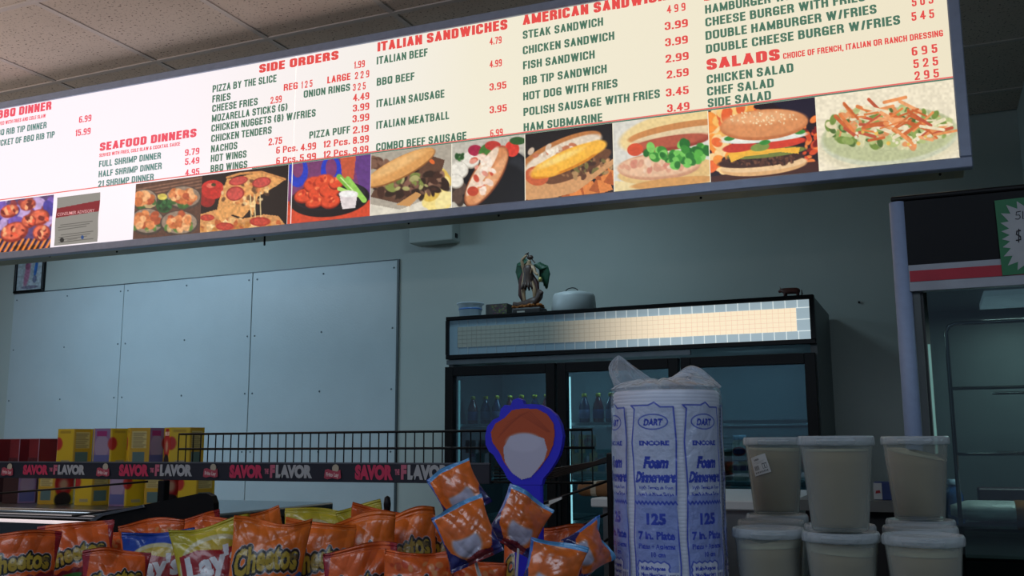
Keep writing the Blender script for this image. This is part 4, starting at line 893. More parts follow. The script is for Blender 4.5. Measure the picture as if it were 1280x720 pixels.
protos = {1: tub_proto(1, .108, .002), 2: tub_proto(2, .106, -.003), 3: tub_proto(3, .109, .0), 4: tub_proto(4, .113, -.002), 5: tub_proto(5, .114, .0), 6: tub_proto(6, .104, -.009)}
for o in protos.values(): o.scale = (.95, .95, 1)
used = set(); tubs = []
0 and print('TUBD', [(i, j, round((pos[i][0] - pos[j][0]).length, 3)) for i in range(11) for j in range(i) if (pos[i][0] - pos[j][0]).length < .125], (A_ - V2(PP0)).length)
for P_, lvl, lab, k in pos:
    loc = (P_.x, P_.y, LT + .0005 + lvl * .1385)
    if k not in used: o = protos[k]; used.add(k); o.location = loc
    else: o = dup(protos[k], loc)
    o['label'] = lab; o['group'] = 'deli tubs of beige dressing on the ledge'; tubs.append(o)
# price sticker
c = canvas(100, 100, 90, 90, (186, 190, 190)); c.text('WEE', 26, 24, 30, 9, (40, 44, 50), -2, -.25) if 0 else None
rgb = random.Random(8)
for k in range(7): c.poly([(22 + k * 5, 14), (25 + k * 5, 14), (25 + k * 5, 24), (22 + k * 5, 24)], (50, 52, 58))
c.line([(16, 33), (84, 31)], 1.6, (120, 124, 128)); c.line([(30, 40), (76, 39)], 1.6, (120, 124, 128))
for k in range(12): c.poly([(10 + k * 2.6, 50), (11 + k * 2.6 + (k % 3) * .5, 50), (11 + k * 2.6 + (k % 3) * .5, 74), (10 + k * 2.6, 74)], (44, 46, 52))
c.poly([(62, 46), (90, 46), (90, 50), (62, 50)], (70, 72, 76)); c.line([(64, 50), (64, 72), (88, 72), (88, 50)], 2, (60, 62, 66)); c.poly([(74, 52), (78, 52), (78, 70), (74, 70)], (60, 62, 66))
for k in range(9): c.poly([(10 + k * 9, 82), (16 + k * 9, 82 + (k % 2)), (15 + k * 9, 92), (11 + k * 9, 90)], (40, 42, 50))
st = tubs[8]; loc = st.location; az = math.atan2(U1.y, U1.x) + PI; u = (c.X / 100 - .5); v = (.5 - c.Y / 100)
tl = R_(15); w_, h_ = .036, .034
du = u * w_ * math.cos(tl) - v * h_ * math.sin(tl) * -1 * -1; du = u * w_ * math.cos(tl) - v * h_ * math.sin(tl); dv = u * w_ * math.sin(tl) + v * h_ * math.cos(tl)
zc = .088; zz = zc + dv; rr = .0425 + .011 * zz / .12 + .0011; aa = az - R_(32) + du / rr
P = np.stack([rr * np.cos(aa), rr * np.sin(aa), zz], -1)
sk_ = gridmesh('price_sticker', P, c.C, attrmat('sticker print', .5), None); sk_.parent = st; sk_['label'] = 'white price sticker with barcode, stuck on at a tilt'

# ================================================================== wrapped pack of foam plates
PP = dp(834, 554, 1.545); PP = Vector((PP.x, PP.y, LT + .0005)); PR, PH = .0845, .352
t = thing('foam_plate_pack', 'tall stack of white foam plates in printed clear plastic, left of the tubs', 'plate pack', PP)
bm = NB(); prof = [(0, .001), (PR * .8, .001)]
for k in range(62):
    z = .004 + k * (PH - .01) / 62; prof += [(PR * .985, z), (PR, z + .0022), (PR * .985, z + .0045)]
prof += [(PR * .95, PH - .004), (PR * .72, PH - .012), (0, PH - .012)]
obj('plate_stack', lathe(bm, prof, 72, PP), mat('white foam', (214, 222, 240), .6, var=.02), t, True)
az0 = math.atan2(-PP.y, -PP.x)     # direction from pack to viewer
nx, ny = 620, 330
aa, vv = np.meshgrid(np.linspace(-180, 180, nx + 1)[:-1], np.linspace(0, 1, ny))
c = Cv(aa, vv * 250, (225, 230, 240), True); BL = (44, 66, 180)
PD = 54.
for q in range(-4, 5):
    x0 = -14 + q * PD - 24; x1 = x0 + 48; xc = (x0 + x1) / 2
    if xc < -190 or xc > 190: continue
    wob = [(x0, 20), (x0 + 4, 24), (x0 + 1, 60), (x0 + 3, 110), (x0 + 1, 160), (x0 + 3, 215), (x0 + 8, 222), (x1 - 6, 224), (x1 - 1, 222), (x1, 190), (x1 - 3, 130), (x1 - 1, 60), (x1 - 3, 22), (x1 - 16, 22), (x1 - 22, 17), (x1 - 28, 20), (x0, 20)]
    c.poly(wob, (186, 198, 226)); c.line(wob, 1.7, BL)
    c.put(((c.X > x0 + 3) & (c.X < x1 - 2) & (c.Y > 116) & (c.Y < 221)).astype(float), (132, 150, 212), .9)
    c.text('DART', xc - 9.5, 42, 19, 7, BL, 0, .05, .15); th_ = np.linspace(0, 2 * PI, 30); c.line([(xc + 15 * math.cos(a), 38 + 8 * math.sin(a)) for a in th_], 1.1, BL)
    c.text('ENCORE', xc - 15, 63, 31, 4.4, BL, 0, .06); c.text('Foam', xc - 11, 87, 25, 11, BL, 0, .07, .2); c.text('Dinnerware', xc - 20, 102, 41, 10.5, BL, 0, .07, .2)
    c.text('Vajilla Termica de Foam', xc - 17, 110, 35, 3.6, BL, 0, .03, .2); c.text('Vaisselle de Mousse Plastique', xc - 18, 116.5, 37, 3.6, BL, 0, .03, .2)
    c.line([(x0 + 3 + k * 2.05, 123 + (2.5 if k % 2 else -.5)) for k in range(22)], 1.6, BL)
    c.text('125', xc - 9, 146, 20, 10.5, BL, 0, .06); c.text('7 in. Plate', xc - 18, 162, 37, 8, BL, 0, .05); c.text('Platos + Assiettes', xc - 18, 172, 37, 5.2, BL, 0, .04); c.text('18 cm', xc - 5, 180, 14, 4.4, BL, 0, .04)
    st_ = [(xc - 18 + k * 3.2, 185 + (1.5 if k % 2 else -.5)) for k in range(10)] + [(xc + 12 + (1.2 if k % 2 else 0), 187 + k * 3) for k in range(8)] + [(xc + 11 - k * 3.2, 210 + (1.5 if k % 2 else -.5)) for k in range(10)] + [(xc - 20 + (1.2 if k % 2 else 0), 208 - k * 3) for k in range(8)]
    c.poly(st_, (200, 208, 232)); c.line(st_ + st_[:1], 1.2, BL)
    for k, s_ in enumerate(('Multi-Purpose', 'Non-Absorbent', 'Sturdy')): c.text(s_, xc - 16 + (6 if k == 2 else 0), 194 + k * 6.5, 25 - (12 if k == 2 else 0), 4, BL, 0, .05)
    c.poly([(xc + 12, 196), (xc + 22, 196), (xc + 22, 220), (xc + 12, 220)], (196, 204, 226))
    for k in range(9): c.poly([(xc + 13 + k * .95, 198), (xc + 13.5 + k * .95 + (k % 3) * .12, 198), (xc + 13.5 + k * .95 + (k % 3) * .12, 216), (xc + 13 + k * .95, 216)], (50, 60, 130))
    for k in range(5): c.line([(x0 - 2, 229 + k * 3.6), (x1 + 3, 229 + k * 3.6)], 1.5, (90, 108, 190), .7)
ink = c.A.copy()
rs = np.random.RandomState(4)
def wav(a, v, seed):
    r_ = random.Random(seed); o = np.zeros_like(a)
    for _ in range(14):
        fa, fv, ph_ = r_.randint(1, 9), r_.uniform(2, 26), r_.uniform(0, 6.3); o += r_.uniform(.3, 1) / (1 + .12 * fv) * np.abs(np.sin(R_(1) * a * fa + fv * v + ph_)) 
    return o / 4 - .7
z = PH * 1.0 - vv * (PH - .002)
rr = PR + .0035 + .0038 * wav(aa, vv, 3) + .0035 * np.exp(-((vv - .93) / .06) ** 2) * np.abs(np.sin(R_(1) * aa * 11))
rr = np.where(vv < .04, rr * (1 - (.04 - vv) * .8), rr)
ang_ = az0 + R_(1) * aa
P = np.stack([PP.x + rr * np.cos(ang_), PP.y + rr * np.sin(ang_), PP.z + z], -1)
m_wr = attrmat('printed clear plastic', .22, coat=.6, bump=.45, bscale=60, use_alpha=True, haze=.2)
gridmesh('printed_wrapper', P, c.C, m_wr, t, alpha=np.clip(ink * .92, 0, 1), closed=True)
# gathered plastic over the top, with a twisted ear
nt_, nr_ = 160, 40
aa, vv = np.meshgrid(np.linspace(0, 2 * PI, nt_ + 1)[:-1], np.linspace(0, 1, nr_))
rr = (PR + .004) * (1 - vv ** 1.3 * .98); hh = .002 + .012 * np.sin(vv * PI * .6) + .005 * np.abs(np.sin(aa * 7 + 3 * vv)) * vv * (1 - vv) * 4
rad_ = aa - az0
bump1 = .018 * np.exp(-((rr * np.cos(rad_) + .0) ** 2 + (rr * np.sin(rad_) - .045) ** 2) / .0009) * (1 + .3 * np.sin(aa * 23))
P = np.stack([PP.x + rr * np.cos(aa), PP.y + rr * np.sin(aa), PP.z + PH + hh + bump1 - .002], -1)
m_fl = film('crinkled clear film', (222, 230, 240), .2, .1, 1.0, 60)
gridmesh('gathered_film', P, np.full(P.shape, 220.), m_fl, t, closed=True)
# twisted ear at the left rear of the top
rt = Vector((-math.sin(az0), math.cos(az0), 0)); nt2, nr2 = 48, 36
aa, vv = np.meshgrid(np.linspace(0, 2 * PI, nt2 + 1)[:-1], np.linspace(0, 1, nr2))
cx_ = -.066 + .012 * vv + .026 * vv ** 2 * 0 - .0 * vv; rw = .026 * (1 - vv) ** .8 * (1 + .25 * np.sin(3 * aa + 5 * vv)) + .010 * np.sin(PI * np.minimum(1, vv * 1.0)) + .0008
cx_ = -.040 - .034 * np.sin(vv * 1.5) 
side_ = -np.array([rt.x, rt.y, rt.z]) if prj(np.array(PP + rt * .05))[0] > prj(np.array(PP))[0] else np.array([rt.x, rt.y, rt.z])
sgn = -side_
P = np.array(PP) + np.array([0, 0, PH - .006]) + (cx_ + rw * np.cos(aa) * (1 + .2 * np.sin(5 * aa)))[..., None] * sgn + (rw * np.sin(aa) * .6)[..., None] * np.array([math.cos(az0), math.sin(az0), 0]) + (vv * .062 + .006 * np.sin(4 * aa) * (1 - vv) * vv)[..., None] * np.array([0, 0, 1])
gridmesh('twisted_ear', P, np.full(P.shape, 220.), m_fl, t, closed=True)

# ================================================================== cocoa boxes on the steam table
SZ = 1.145
t = thing('steam_table', 'steel-topped hot food table with dark glass front at the far left', 'food warmer', (-3.4, 2.6, 0))
obj('worktop', box(NB(), (-4.9, 2.35, SZ - .03), (-2.0, 3.02, SZ), .006, 2), m_steel, t)
obj('body', box(NB(), (-4.85, 2.40, 0), (-2.05, 2.98, SZ - .03)), mat('dark steel body', (60, 66, 72), .35, .5), t)
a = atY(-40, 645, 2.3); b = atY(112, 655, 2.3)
obj('reflection_strip', box(NB(), (a.x, 2.30, b.z - .004), (b.x, 2.315, b.z + .006), .002, 1), mat('painted tube reflection', (230, 220, 220), .4, emit=(225, 210, 212), estr=.8), t)  # glowing bar paints in a tube's reflection on the dark glass
obj('glass_front', box(NB(), (-4.8, 2.32, .8), (b.x + .02, 2.33, b.z - .005)), mat('smoked glass', (26, 30, 34), .08, var=.02, spec=.8), t)
obj('sneeze_rail', tube(NB(), [(-4.8, 2.33, SZ - .005), (-2.1, 2.33, SZ - .005)], .012), m_chrome, t, True)
HXR, HXH = .066, .131
m_box = attrmat('carton print', .45)
def hexbox(px_, Y, lvl, rot, style, label):
    p = atY(px_, 600, Y); z0 = SZ + lvl * (HXH + .001) + .001
    nf, nx_, ny_ = 6, 16, 52; n = nf * nx_
    c = canvas(600, 200, n, ny_, (206, 176, 28)); c.C[:] = (206, 176, 28)
    for f in range(6):
        x0 = f * 100
        if style == 'brown': c.poly([(x0, 0), (x0 + 100, 0), (x0 + 100, 201), (x0, 201)], (54, 24, 22) if f % 2 else (66, 28, 26)); k = 'L' if f % 3 == 1 else ''
        else: k = 'LYNLYN'[f] if style == 'yellow' else 'RYNRYN'[f]
        if k == 'Y':
            c.line([(x0 + 20, 14), (x0 + 82, 14)], 3, (130, 104, 30)); c.line([(x0 + 20, 21), (x0 + 82, 21)], 3, (140, 112, 30)); c.poly([(x0 + 30, 168), (x0 + 82, 168), (x0 + 82, 184), (x0 + 30, 184)], (160, 150, 110)); c.ell(x0 + 10, 80, 26, 34, (176, 40, 34))
        if k == 'N':
            c.poly([(x0, 0), (x0 + 100, 0), (x0 + 100, 201), (x0, 201)], (186, 150, 34)); c.poly([(x0 + 12, 18), (x0 + 88, 18), (x0 + 88, 104), (x0 + 12, 104)], (196, 184, 120))
            for q in range(8): c.line([(x0 + 18, 28 + q * 10), (x0 + 82 - (q % 3) * 8, 28 + q * 10)], 3.4, (110, 96, 60))
            c.poly([(x0 + 16, 122), (x0 + 84, 122), (x0 + 84, 180), (x0 + 16, 180)], (80, 110, 110))
        if k == 'L':
            c.poly([(x0 + 4, 0), (x0 + 96, 0), (x0 + 96, 201), (x0 + 4, 201)], (134, 108, 150)); c.ell(x0 + 50, 96, 40, 62, (156, 140, 166)); c.poly([(x0 + 8, 140), (x0 + 92, 140), (x0 + 92, 190), (x0 + 8, 190)], (90, 96, 150)); c.poly([(x0 + 22, 12), (x0 + 78, 12), (x0 + 78, 40), (x0 + 22, 40)], (150, 40, 110))
        if k == 'R':
            c.ell(x0 + 50, 90, 48, 76, (176, 30, 34)); c.ell(x0 + 50, 96, 24, 30, (196, 160, 128), 0, 3); c.ell(x0 + 50, 176, 46, 40, (36, 30, 30)); c.poly([(x0 + 24, 4), (x0 + 76, 4), (x0 + 76, 24), (x0 + 24, 24)], (176, 30, 34)); c.text('ABUELITA', x0 + 8, 40, 84, 18, (232, 210, 190), 0, .05)
    u = np.linspace(0, 6, n + 1)[:-1]; f = np.floor(u).astype(int); fr_ = u - f
    A0 = rot + f * PI / 3; A1 = A0 + PI / 3
    X = HXR * (np.cos(A0) * (1 - fr_) + np.cos(A1) * fr_); Y_ = HXR * (np.sin(A0) * (1 - fr_) + np.sin(A1) * fr_)
    v = np.linspace(1, 0, ny_)[:, None] * HXH
    P = np.stack([p.x + X[None] + 0 * v, p.y + Y_[None] + 0 * v, z0 + v + 0 * X[None]], -1)
    t = thing('cocoa_box', label, 'box', (p.x, p.y, z0), 'hexagonal cocoa boxes on the steam table')
    gridmesh('carton_wall', P, c.C, m_box, t, closed=True, smooth=False)
    bm = NB(); top = [bm.verts.new((p.x + HXR * math.cos(rot + k * PI / 3) * .995, p.y + HXR * math.sin(rot + k * PI / 3) * .995, z0 + HXH)) for k in range(6)]; ct = bm.verts.new((p.x, p.y, z0 + HXH - .002))
    for k in range(6): bm.faces.new((top[k], top[(k + 1) % 6], ct))
    bt = [bm.verts.new((p.x + HXR * math.cos(rot + k * PI / 3) * .99, p.y + HXR * math.sin(rot + k * PI / 3) * .99, z0)) for k in range(6)]; bm.faces.new(bt[::-1])
    obj('end_flaps', bm, mat('carton yellow end', (196, 164, 40), .6) if style != 'brown' else mat('carton brown end', (70, 30, 28), .6), t)
YB = 2.62
SL = .2
for k, (q, st_) in enumerate(((-12, 'brown'), (28, 'brown'), (72, 'red'), (118, 'red'), (160, 'yellow'), (204, 'red'), (246, 'yellow'))):
    hexbox(q, YB, 0, SL + (k % 3) * PI / 3, st_, ['lower dark brown hexagonal box at the far left edge', 'second lower dark brown hexagonal box from the left edge', 'lower yellow box nearest the brown boxes, red oval facing out', 'lower yellow box second from the brown boxes', 'lower yellow box third from the brown boxes', 'lower yellow box behind the black rack upright', 'rightmost lower yellow hexagonal box in the row'][k])
for k, (q, st_) in enumerate(((92, 'yellow'), (136, 'yellow'), (180, 'yellow'), (228, 'red'))):
    hexbox(q, YB + .01 * (k % 2), 1, SL + .1 * k + (k % 3) * PI / 3, st_, ['upper yellow box beside the dark red cartons', 'upper yellow box second from the dark red cartons', 'upper yellow box third from the dark red cartons', 'rightmost upper yellow box with red oval, behind the wire grid'][k])
for k, q in enumerate((-22, 4, 30, 54)):
    p = atY(q, 560, YB - .0); z0 = SZ + HXH + .002; t = thing('red_carton', ['dark red carton cut by the left edge of the picture', 'dark red carton second from the left edge', 'dark red carton third from the left edge', 'dark red carton touching the first upper yellow box'][k], 'box', (p.x, p.y, z0), 'dark red cartons on the brown boxes')
    obj('carton_body', box(NB(), (p.x - .026, p.y - .04, z0), (p.x + .026, p.y + .04, z0 + .098), .002, 1), mat('dark red card', (112, 22, 30), .4, var=.12), t)
    obj('edge_strip', box(NB(), (p.x + .0235, p.y - .0412, z0), (p.x + .0265, p.y - .0402, z0 + .098)), mat('silver lilac edge', (150, 120, 140), .4), t)
    obj('lower_band', box(NB(), (p.x - .0262, p.y - .0408, z0 + .004), (p.x + .0215, p.y - .0402, z0 + .03)), mat('carton pattern', (70, 16, 24), .4, var=.5, nscale=90), t)

# ================================================================== snack rack
RY = 2.25
t = thing('snack_rack', 'black wire counter rack with dark slogan strip and back grid', 'rack', (-1.9, 2.2, CT))
CTR = CT + .0005
xa, xb = atY(224, 540, RY + .02).x, atY(740, 540, RY + .02).x
zt_ = atY(480, 540, RY + .02).z; zm = atY(480, 560.5, RY + .02).z; bz1_, bz0_ = atY(300, 578, RY).z, atY(300, 601, RY).z
xe = atY(613, 590, RY).x
for z in (zt_, zm, bz0_ + .004): obj('cross_wire', tube(NB(), [(xa, RY + .02, z), (xb + (.006 if z == zm else 0), RY + .02, z)], .0032), m_black, t, True)
nw = 47
for k in range(nw + 1):
    x = xa + (xb - xa) * k / nw
    if k == 0: wm = obj('upright_wire', tube(NB(), [(0, 0, bz0_), (0, 0, zt_)], .0018, 6), m_black, t); wm.location = Vector((x, RY + .02, 0)) - wloc(t)
    else: o = wm.copy(); C.objects.link(o); o.parent = t; o.location = Vector((x, RY + .02, 0)) - wloc(t)
band = obj('slogan_strip', box(NB(), (-3.3, RY - .006, bz0_), (xe, RY + .006, bz1_), .001, 1), mat('strip navy', (30, 33, 46), .45), t)
obj('strip_edge', box(NB(), (-3.3, RY - .008, bz1_ - .003), (xe, RY - .005, bz1_ + .001)), mat('strip clear edge', (84, 88, 96), .3), band)
m_sp, m_sg = mat('slogan pink', (196, 48, 88), .6, var=0), mat('slogan grey', (168, 172, 176), .6, var=0)
m_spp = mat('slogan pale pink', (186, 96, 120), .6, var=0)
def bt(s, x0, yb, x1, h, m):
    a = atY(x0, yb, RY - .0075); b = atY(x1, yb, RY - .0075); text3d('slogan_lettering', s, a, (b.x - a.x, 0, 0), (0, 0, atY(x0, yb - h, RY - .0075).z - a.z), m, band, .07)
for x0, x1, y in ((-88, 0, 592), (28.5, 106, 592.2), (148.5, 240, 593.8), (286.5, 390, 596), (443.5, 561, 598)):
    w_ = x1 - x0; h = w_ * .135
    if x1 < 10: continue
    bt('SAVOR', x0, y, x0 + w_ * .405, h, m_sp); bt('THE', x0 + w_ * .425, y - h * .3, x0 + w_ * .475, h * .4, m_spp); bt('F', x0 + w_ * .49, y, x0 + w_ * .55, h, m_spp); bt('LAVOR', x0 + w_ * .56, y, x1, h, m_sg)
for cx, w_, cy in ((9.5, 15, 588), (129, 16.5, 588.5), (263.5, 18, 589.5), (416, 20, 591)):
    p = atY(cx, cy, RY - .008); u = .5 * w_ / FPX * (p - Vector((0, 0, EYE))).length * 1.25
    bm = NB(); lathe(bm, [(0, 0), (u * .38, 0), (u * .38, .0008), (0, .0008)], 20)
    bmesh.ops.rotate(bm, verts=bm.verts, cent=(0, 0, 0), matrix=Matrix.Rotation(PI / 2, 3, 'X')); bmesh.ops.translate(bm, verts=bm.verts, vec=p + Vector((u * .3, .0002, u * .42)))
    obj('emblem_disc', bm, mat('emblem cream', (176, 170, 150), .6), band)
    pr_ = lambda a, b: (p.x + a * u, p.y - .001, p.z + b * u)
    bm = prism(NB(), [pr_(-.95, -.5), pr_(-.6, -.62), (pr_(0, -.5)), pr_(.6, -.62), pr_(.98, -.5), pr_(.88, .3), pr_(.5, .12), pr_(0, .2), pr_(-.5, .36), pr_(-.86, .28)], (0, -.0008, 0)); obj('emblem_banner', bm, mat('emblem pink red', (170, 64, 84), .6), band)
    text3d('emblem_lettering', 'Frito Lay', (p.x - .72 * u, p.y - .0022, p.z - .32 * u), (1.45 * u, 0, -.06 * u), (0, 0, .36 * u), mat('emblem white', (214, 190, 190), .6), band, .04, 2)
# right post, side wires
a = atY(764, 566, 2.05); m_post = m_blackp
obj('rack_post', box(NB(), (a.x - .006, 2.03, CTR), (a.x + .008, 2.07, a.z), .004, 2), m_post, t)
b = atY(198, 600, 2.2); obj('rack_post', box(NB(), (b.x - .012, 2.21, CTR), (b.x + .012, 2.235, bz0_), .002, 1), m_post, t)
for k in range(6):
    q0 = atY(618, 583.5 + k * 4, RY); q1 = atY(690, 586.5 + k * 2.2, 2.16); q2 = atY(742, 578 + k * .8, 2.07); q3 = Vector((a.x - .004, 2.05, a.z - .008 - k * .002))
    obj('shelf_wire', tube(NB(), [q0, q1, q2, q3], .0022, 6), m_black, t, True)
for pts in (((676, 630, 1.98), (720, 615, 2.02), (760, 601, 2.05)), ((676, 684, 1.9), (720, 660, 1.98), (762, 641, 2.05)), ((735, 688, 1.98), (764, 672, 2.05)), ((-20, 618, 2.05), (100, 609, 2.15), (185, 602, 2.22)), ((90, 645, 1.95), (160, 636, 2.1), (200, 628, 2.21))):
    obj('side_wire', tube(NB(), [atY(*q) for q in pts], .003, 6), m_black, t, True)
q = atY(690, 624, 1.99); obj('tag_holder', prism(NB(), [atY(x, y, 1.985) for x, y in ((679, 631), (686, 630), (686, 626), (702, 621), (702, 623.5), (698, 628), (687, 629), (686, 634), (679, 634))][:4] + [atY(702, 624, 1.985), atY(687, 631, 1.985), atY(686, 635, 1.985), atY(679, 635, 1.985)], (0, .004, 0)), mat('tag white', (190, 192, 188), .4), t)
pp = [(60, 712), (95, 672), (108, 654), (130, 641), (180, 631), (250, 616.5), (258, 616.5), (264, 620), (267, 629), (268, 712)]
obj('end_panel', prism(NB(), [atY(x, y, 2.0) for x, y in pp], (0, .02, 0)), m_blackp, t)
pp2 = [(60, 712), (95, 672), (108, 654), (130, 641), (180, 631), (182, 634), (131, 644.5), (111, 657), (98, 674), (64, 712)]
obj('panel_rim', prism(NB(), [atY(x, y, 1.998) for x, y in pp2], (0, -.006, 0)), mat('rim grey', (70, 76, 84), .3), t)

# ================================================================== snack bags
m_bag = attrmat('foil bag print', .3, coat=.35, bump=.35, bscale=38, spec=.6)
BK = {}
def bag_print(kind):
    if kind in BK: return BK[kind]
    c = canvas(100, 140, 150, 180, (206, 88, 34)); OG = (222, 108, 30)
    if kind in 'ORT':
        body = {'O': (14, 84, 150), 'R': (120, 18, 34), 'T': (196, 60, 26)}[kind]
        c.C[:] = OG if kind == 'O' else (216, 94, 32)
        pts = [(-2, 66)] + [(k * 8, 66 - k * 1.6 + (3 if k % 2 else -1)) for k in range(14)] + [(104, 142), (-2, 142)]
        c.poly([(x, y + 10) for x, y in pts[:-2]] + pts[-2:], body)
        if kind == 'R': c.ell(30, 84, 30, 7, (60, 130, 50), -14); c.ell(80, 80, 8, 14, (190, 150, 190), 40); c.poly([(-1, 0), (12, 0), (3, 46), (-1, 60)], (150, 24, 40)); c.poly([(101, 0), (90, 0), (97, 40), (101, 50)], (150, 24, 40))
        if kind == 'T': c.blobs(20, 50, 26, 44, 12, 2, 4, [(226, 120, 60), (180, 50, 24), (214, 160, 110)], random.Random(3), 1.5, .6)
        m = c.tmask('Cheetos', 6, 68, 86, 26, 10, .04, .12, 5)
        c.put(dil(m, 5).astype(float), (170, 170, 180)); c.put(dil(m, 4).astype(float), (14, 12, 14)); c.put(m.astype(float), (172, 146, 44))
        c.blobs(14, 84, 40, 5, 3, 1, 2, [(30, 26, 20), (110, 90, 40)], random.Random(1), 1)
        if kind == 'O': c.line([(24, 92), (60, 82), (97, 74)], 1.5, (150, 190, 220)); c.text('PUFFS', 30, 104, 40, 12, (176, 168, 60), 8, .05)
    if kind in 'YB':
        c.C[:] = (186, 172, 44) if kind == 'Y' else (24, 70, 170)
        if kind == 'B': c.ell(50, 84, 54, 34, (176, 160, 60)); c.poly([(-1, 118), (101, 112), (101, 141), (-1, 141)], (24, 78, 180)); c.line([(-1, 116), (50, 120), (101, 111)], 4, (150, 180, 210))
        c.ell(50, 54, 47, 38, (196, 190, 150), 0, 1.5); c.ell(50, 56, 44, 34, (190, 166, 52)); c.ell(50, 94, 40, 16, (206, 130, 50), 0, 5)
        c.poly([(6, 35), (30, 31), (60, 37), (94, 33), (96, 68), (66, 74), (36, 68), (5, 76)], (150, 24, 34))
        m = c.tmask("Lay's", 12, 66, 74, 27, 5, .05, .08, 0); c.put(dil(m, 0).astype(float), (206, 210, 216))
    c.noise(9, .05, 3); BK[kind] = c; return c
def smooth_noise(U, V, seed, n, f0, f1, ridge=True):
    r_ = random.Random(seed); o = np.zeros_like(U)
    for _ in range(n):
        a = r_.uniform(0, PI); f = r_.uniform(f0, f1); s_ = np.sin(f * (U * math.cos(a) + V * math.sin(a)) + r_.uniform(0, 6.3) + .8 * np.sin(3 * V + r_.uniform(0, 6)))
        o += (1 - 2 * np.abs(s_)) if ridge else s_
    return o / n
def pillow(cv, wd, h, th, seed, seal=.05, crk=.010, nb=22, sidecol=None, top_lean=0.):
    ny_, nx_ = cv.X.shape
    uf = np.linspace(0, 1, nx_); ub = np.linspace(1, 0, nb + 2)[1:-1]
    u = np.concatenate([uf, ub]); front = np.concatenate([np.ones(nx_), -np.ones(nb)]); v = np.linspace(0, 1, ny_)
    U, V = np.meshgrid(u, v); Fr = np.broadcast_to(front, U.shape)
    vs = np.clip((V - seal) / (1 - 2 * seal), 0, 1); e = np.clip(np.sin(PI * vs), 0, 1)
    T = th * .5 * np.clip(np.sin(PI * U), 0, 1) ** .62 * e ** .6
    rgd = smooth_noise(U * 1.2, V * 1.4, seed, 4, 4, 13); cor = np.clip(1 - np.minimum(V, 1 - V) * 3.2, .22, 1)
    n = crk * rgd * cor * (np.clip(np.sin(PI * U), 0, 1) ** .3) * np.where(T > .0006, 1, .5)
    x = (U - .5) * wd * (1 - .10 * e ** .8) ; z = -V * h
    wave = .012 * np.sin(U * 7 + seed) * np.exp(-V * 9) * min(1, wd / .1) + .006 * np.sin(U * 13 + seed * 2) * np.exp(-(1 - V) * 9)
    z = z + .085 * h * smooth_noise(U, V * .1, seed + 9, 3, 2, 6, False) * np.exp(-V * 7)
    y = -Fr * T + n * 1.0 + wave + top_lean * np.exp(-V * 6)
    y = np.where(V < seal, y + .0015 * np.sin(V / seal * PI * 4), y)
    col = np.concatenate([cv.C, cv.C[:, ::-1][:, np.linspace(0, nx_ - 1, nb).astype(int)]], 1)
    if sidecol is not None: col[:, nx_:] = sidecol
    return np.stack([x, y, z], -1), col
def place(P, top, az, lean, roll):
    """P local (x right, y away, z up) hung from its top centre: roll in its own plane, lean back, face azimuth az"""
    M = Matrix.Rotation(az, 3, 'Z') @ Matrix.Rotation(lean, 3, 'X') @ Matrix.Rotation(roll, 3, 'Y')
    return P @ np.array(M).T + np.array(top)
def bag(px_, py_, wpx, Y, roll, kind, label, yaw=0, seed=0, lean=8, th=.046):
    c = bag_print(kind); top = atY(px_, py_, Y); d = (top - Vector((0, 0, EYE))).dot(FW); wd = wpx / FPX * d
    h = (top.z - CT - .004) / math.cos(R_(abs(roll))) - .5 * wd * abs(math.sin(R_(roll)))
    P, col = pillow(c, wd, h, th, seed, top_lean=random.Random(seed).uniform(-.012, .012))
    az = -math.atan2(top.x, top.y) * -1 * -1
    P = place(P, (0, 0, 0), math.atan2(-top.x, top.y) + R_(yaw), R_(-lean), R_(-roll))
    P = P + np.array(top); P[..., 2] = np.maximum(P[..., 2], CT + .001)
    base = Vector((P[..., 0].mean(), P[..., 1].mean(), P[..., 2].min())); P = P - np.array(base)
    o = gridmesh('snack_bag', P, col, m_bag, None, closed=True); o.location = base
    tag(o, label, 'snack bag', 'snack bags piled in the counter rack'); return o
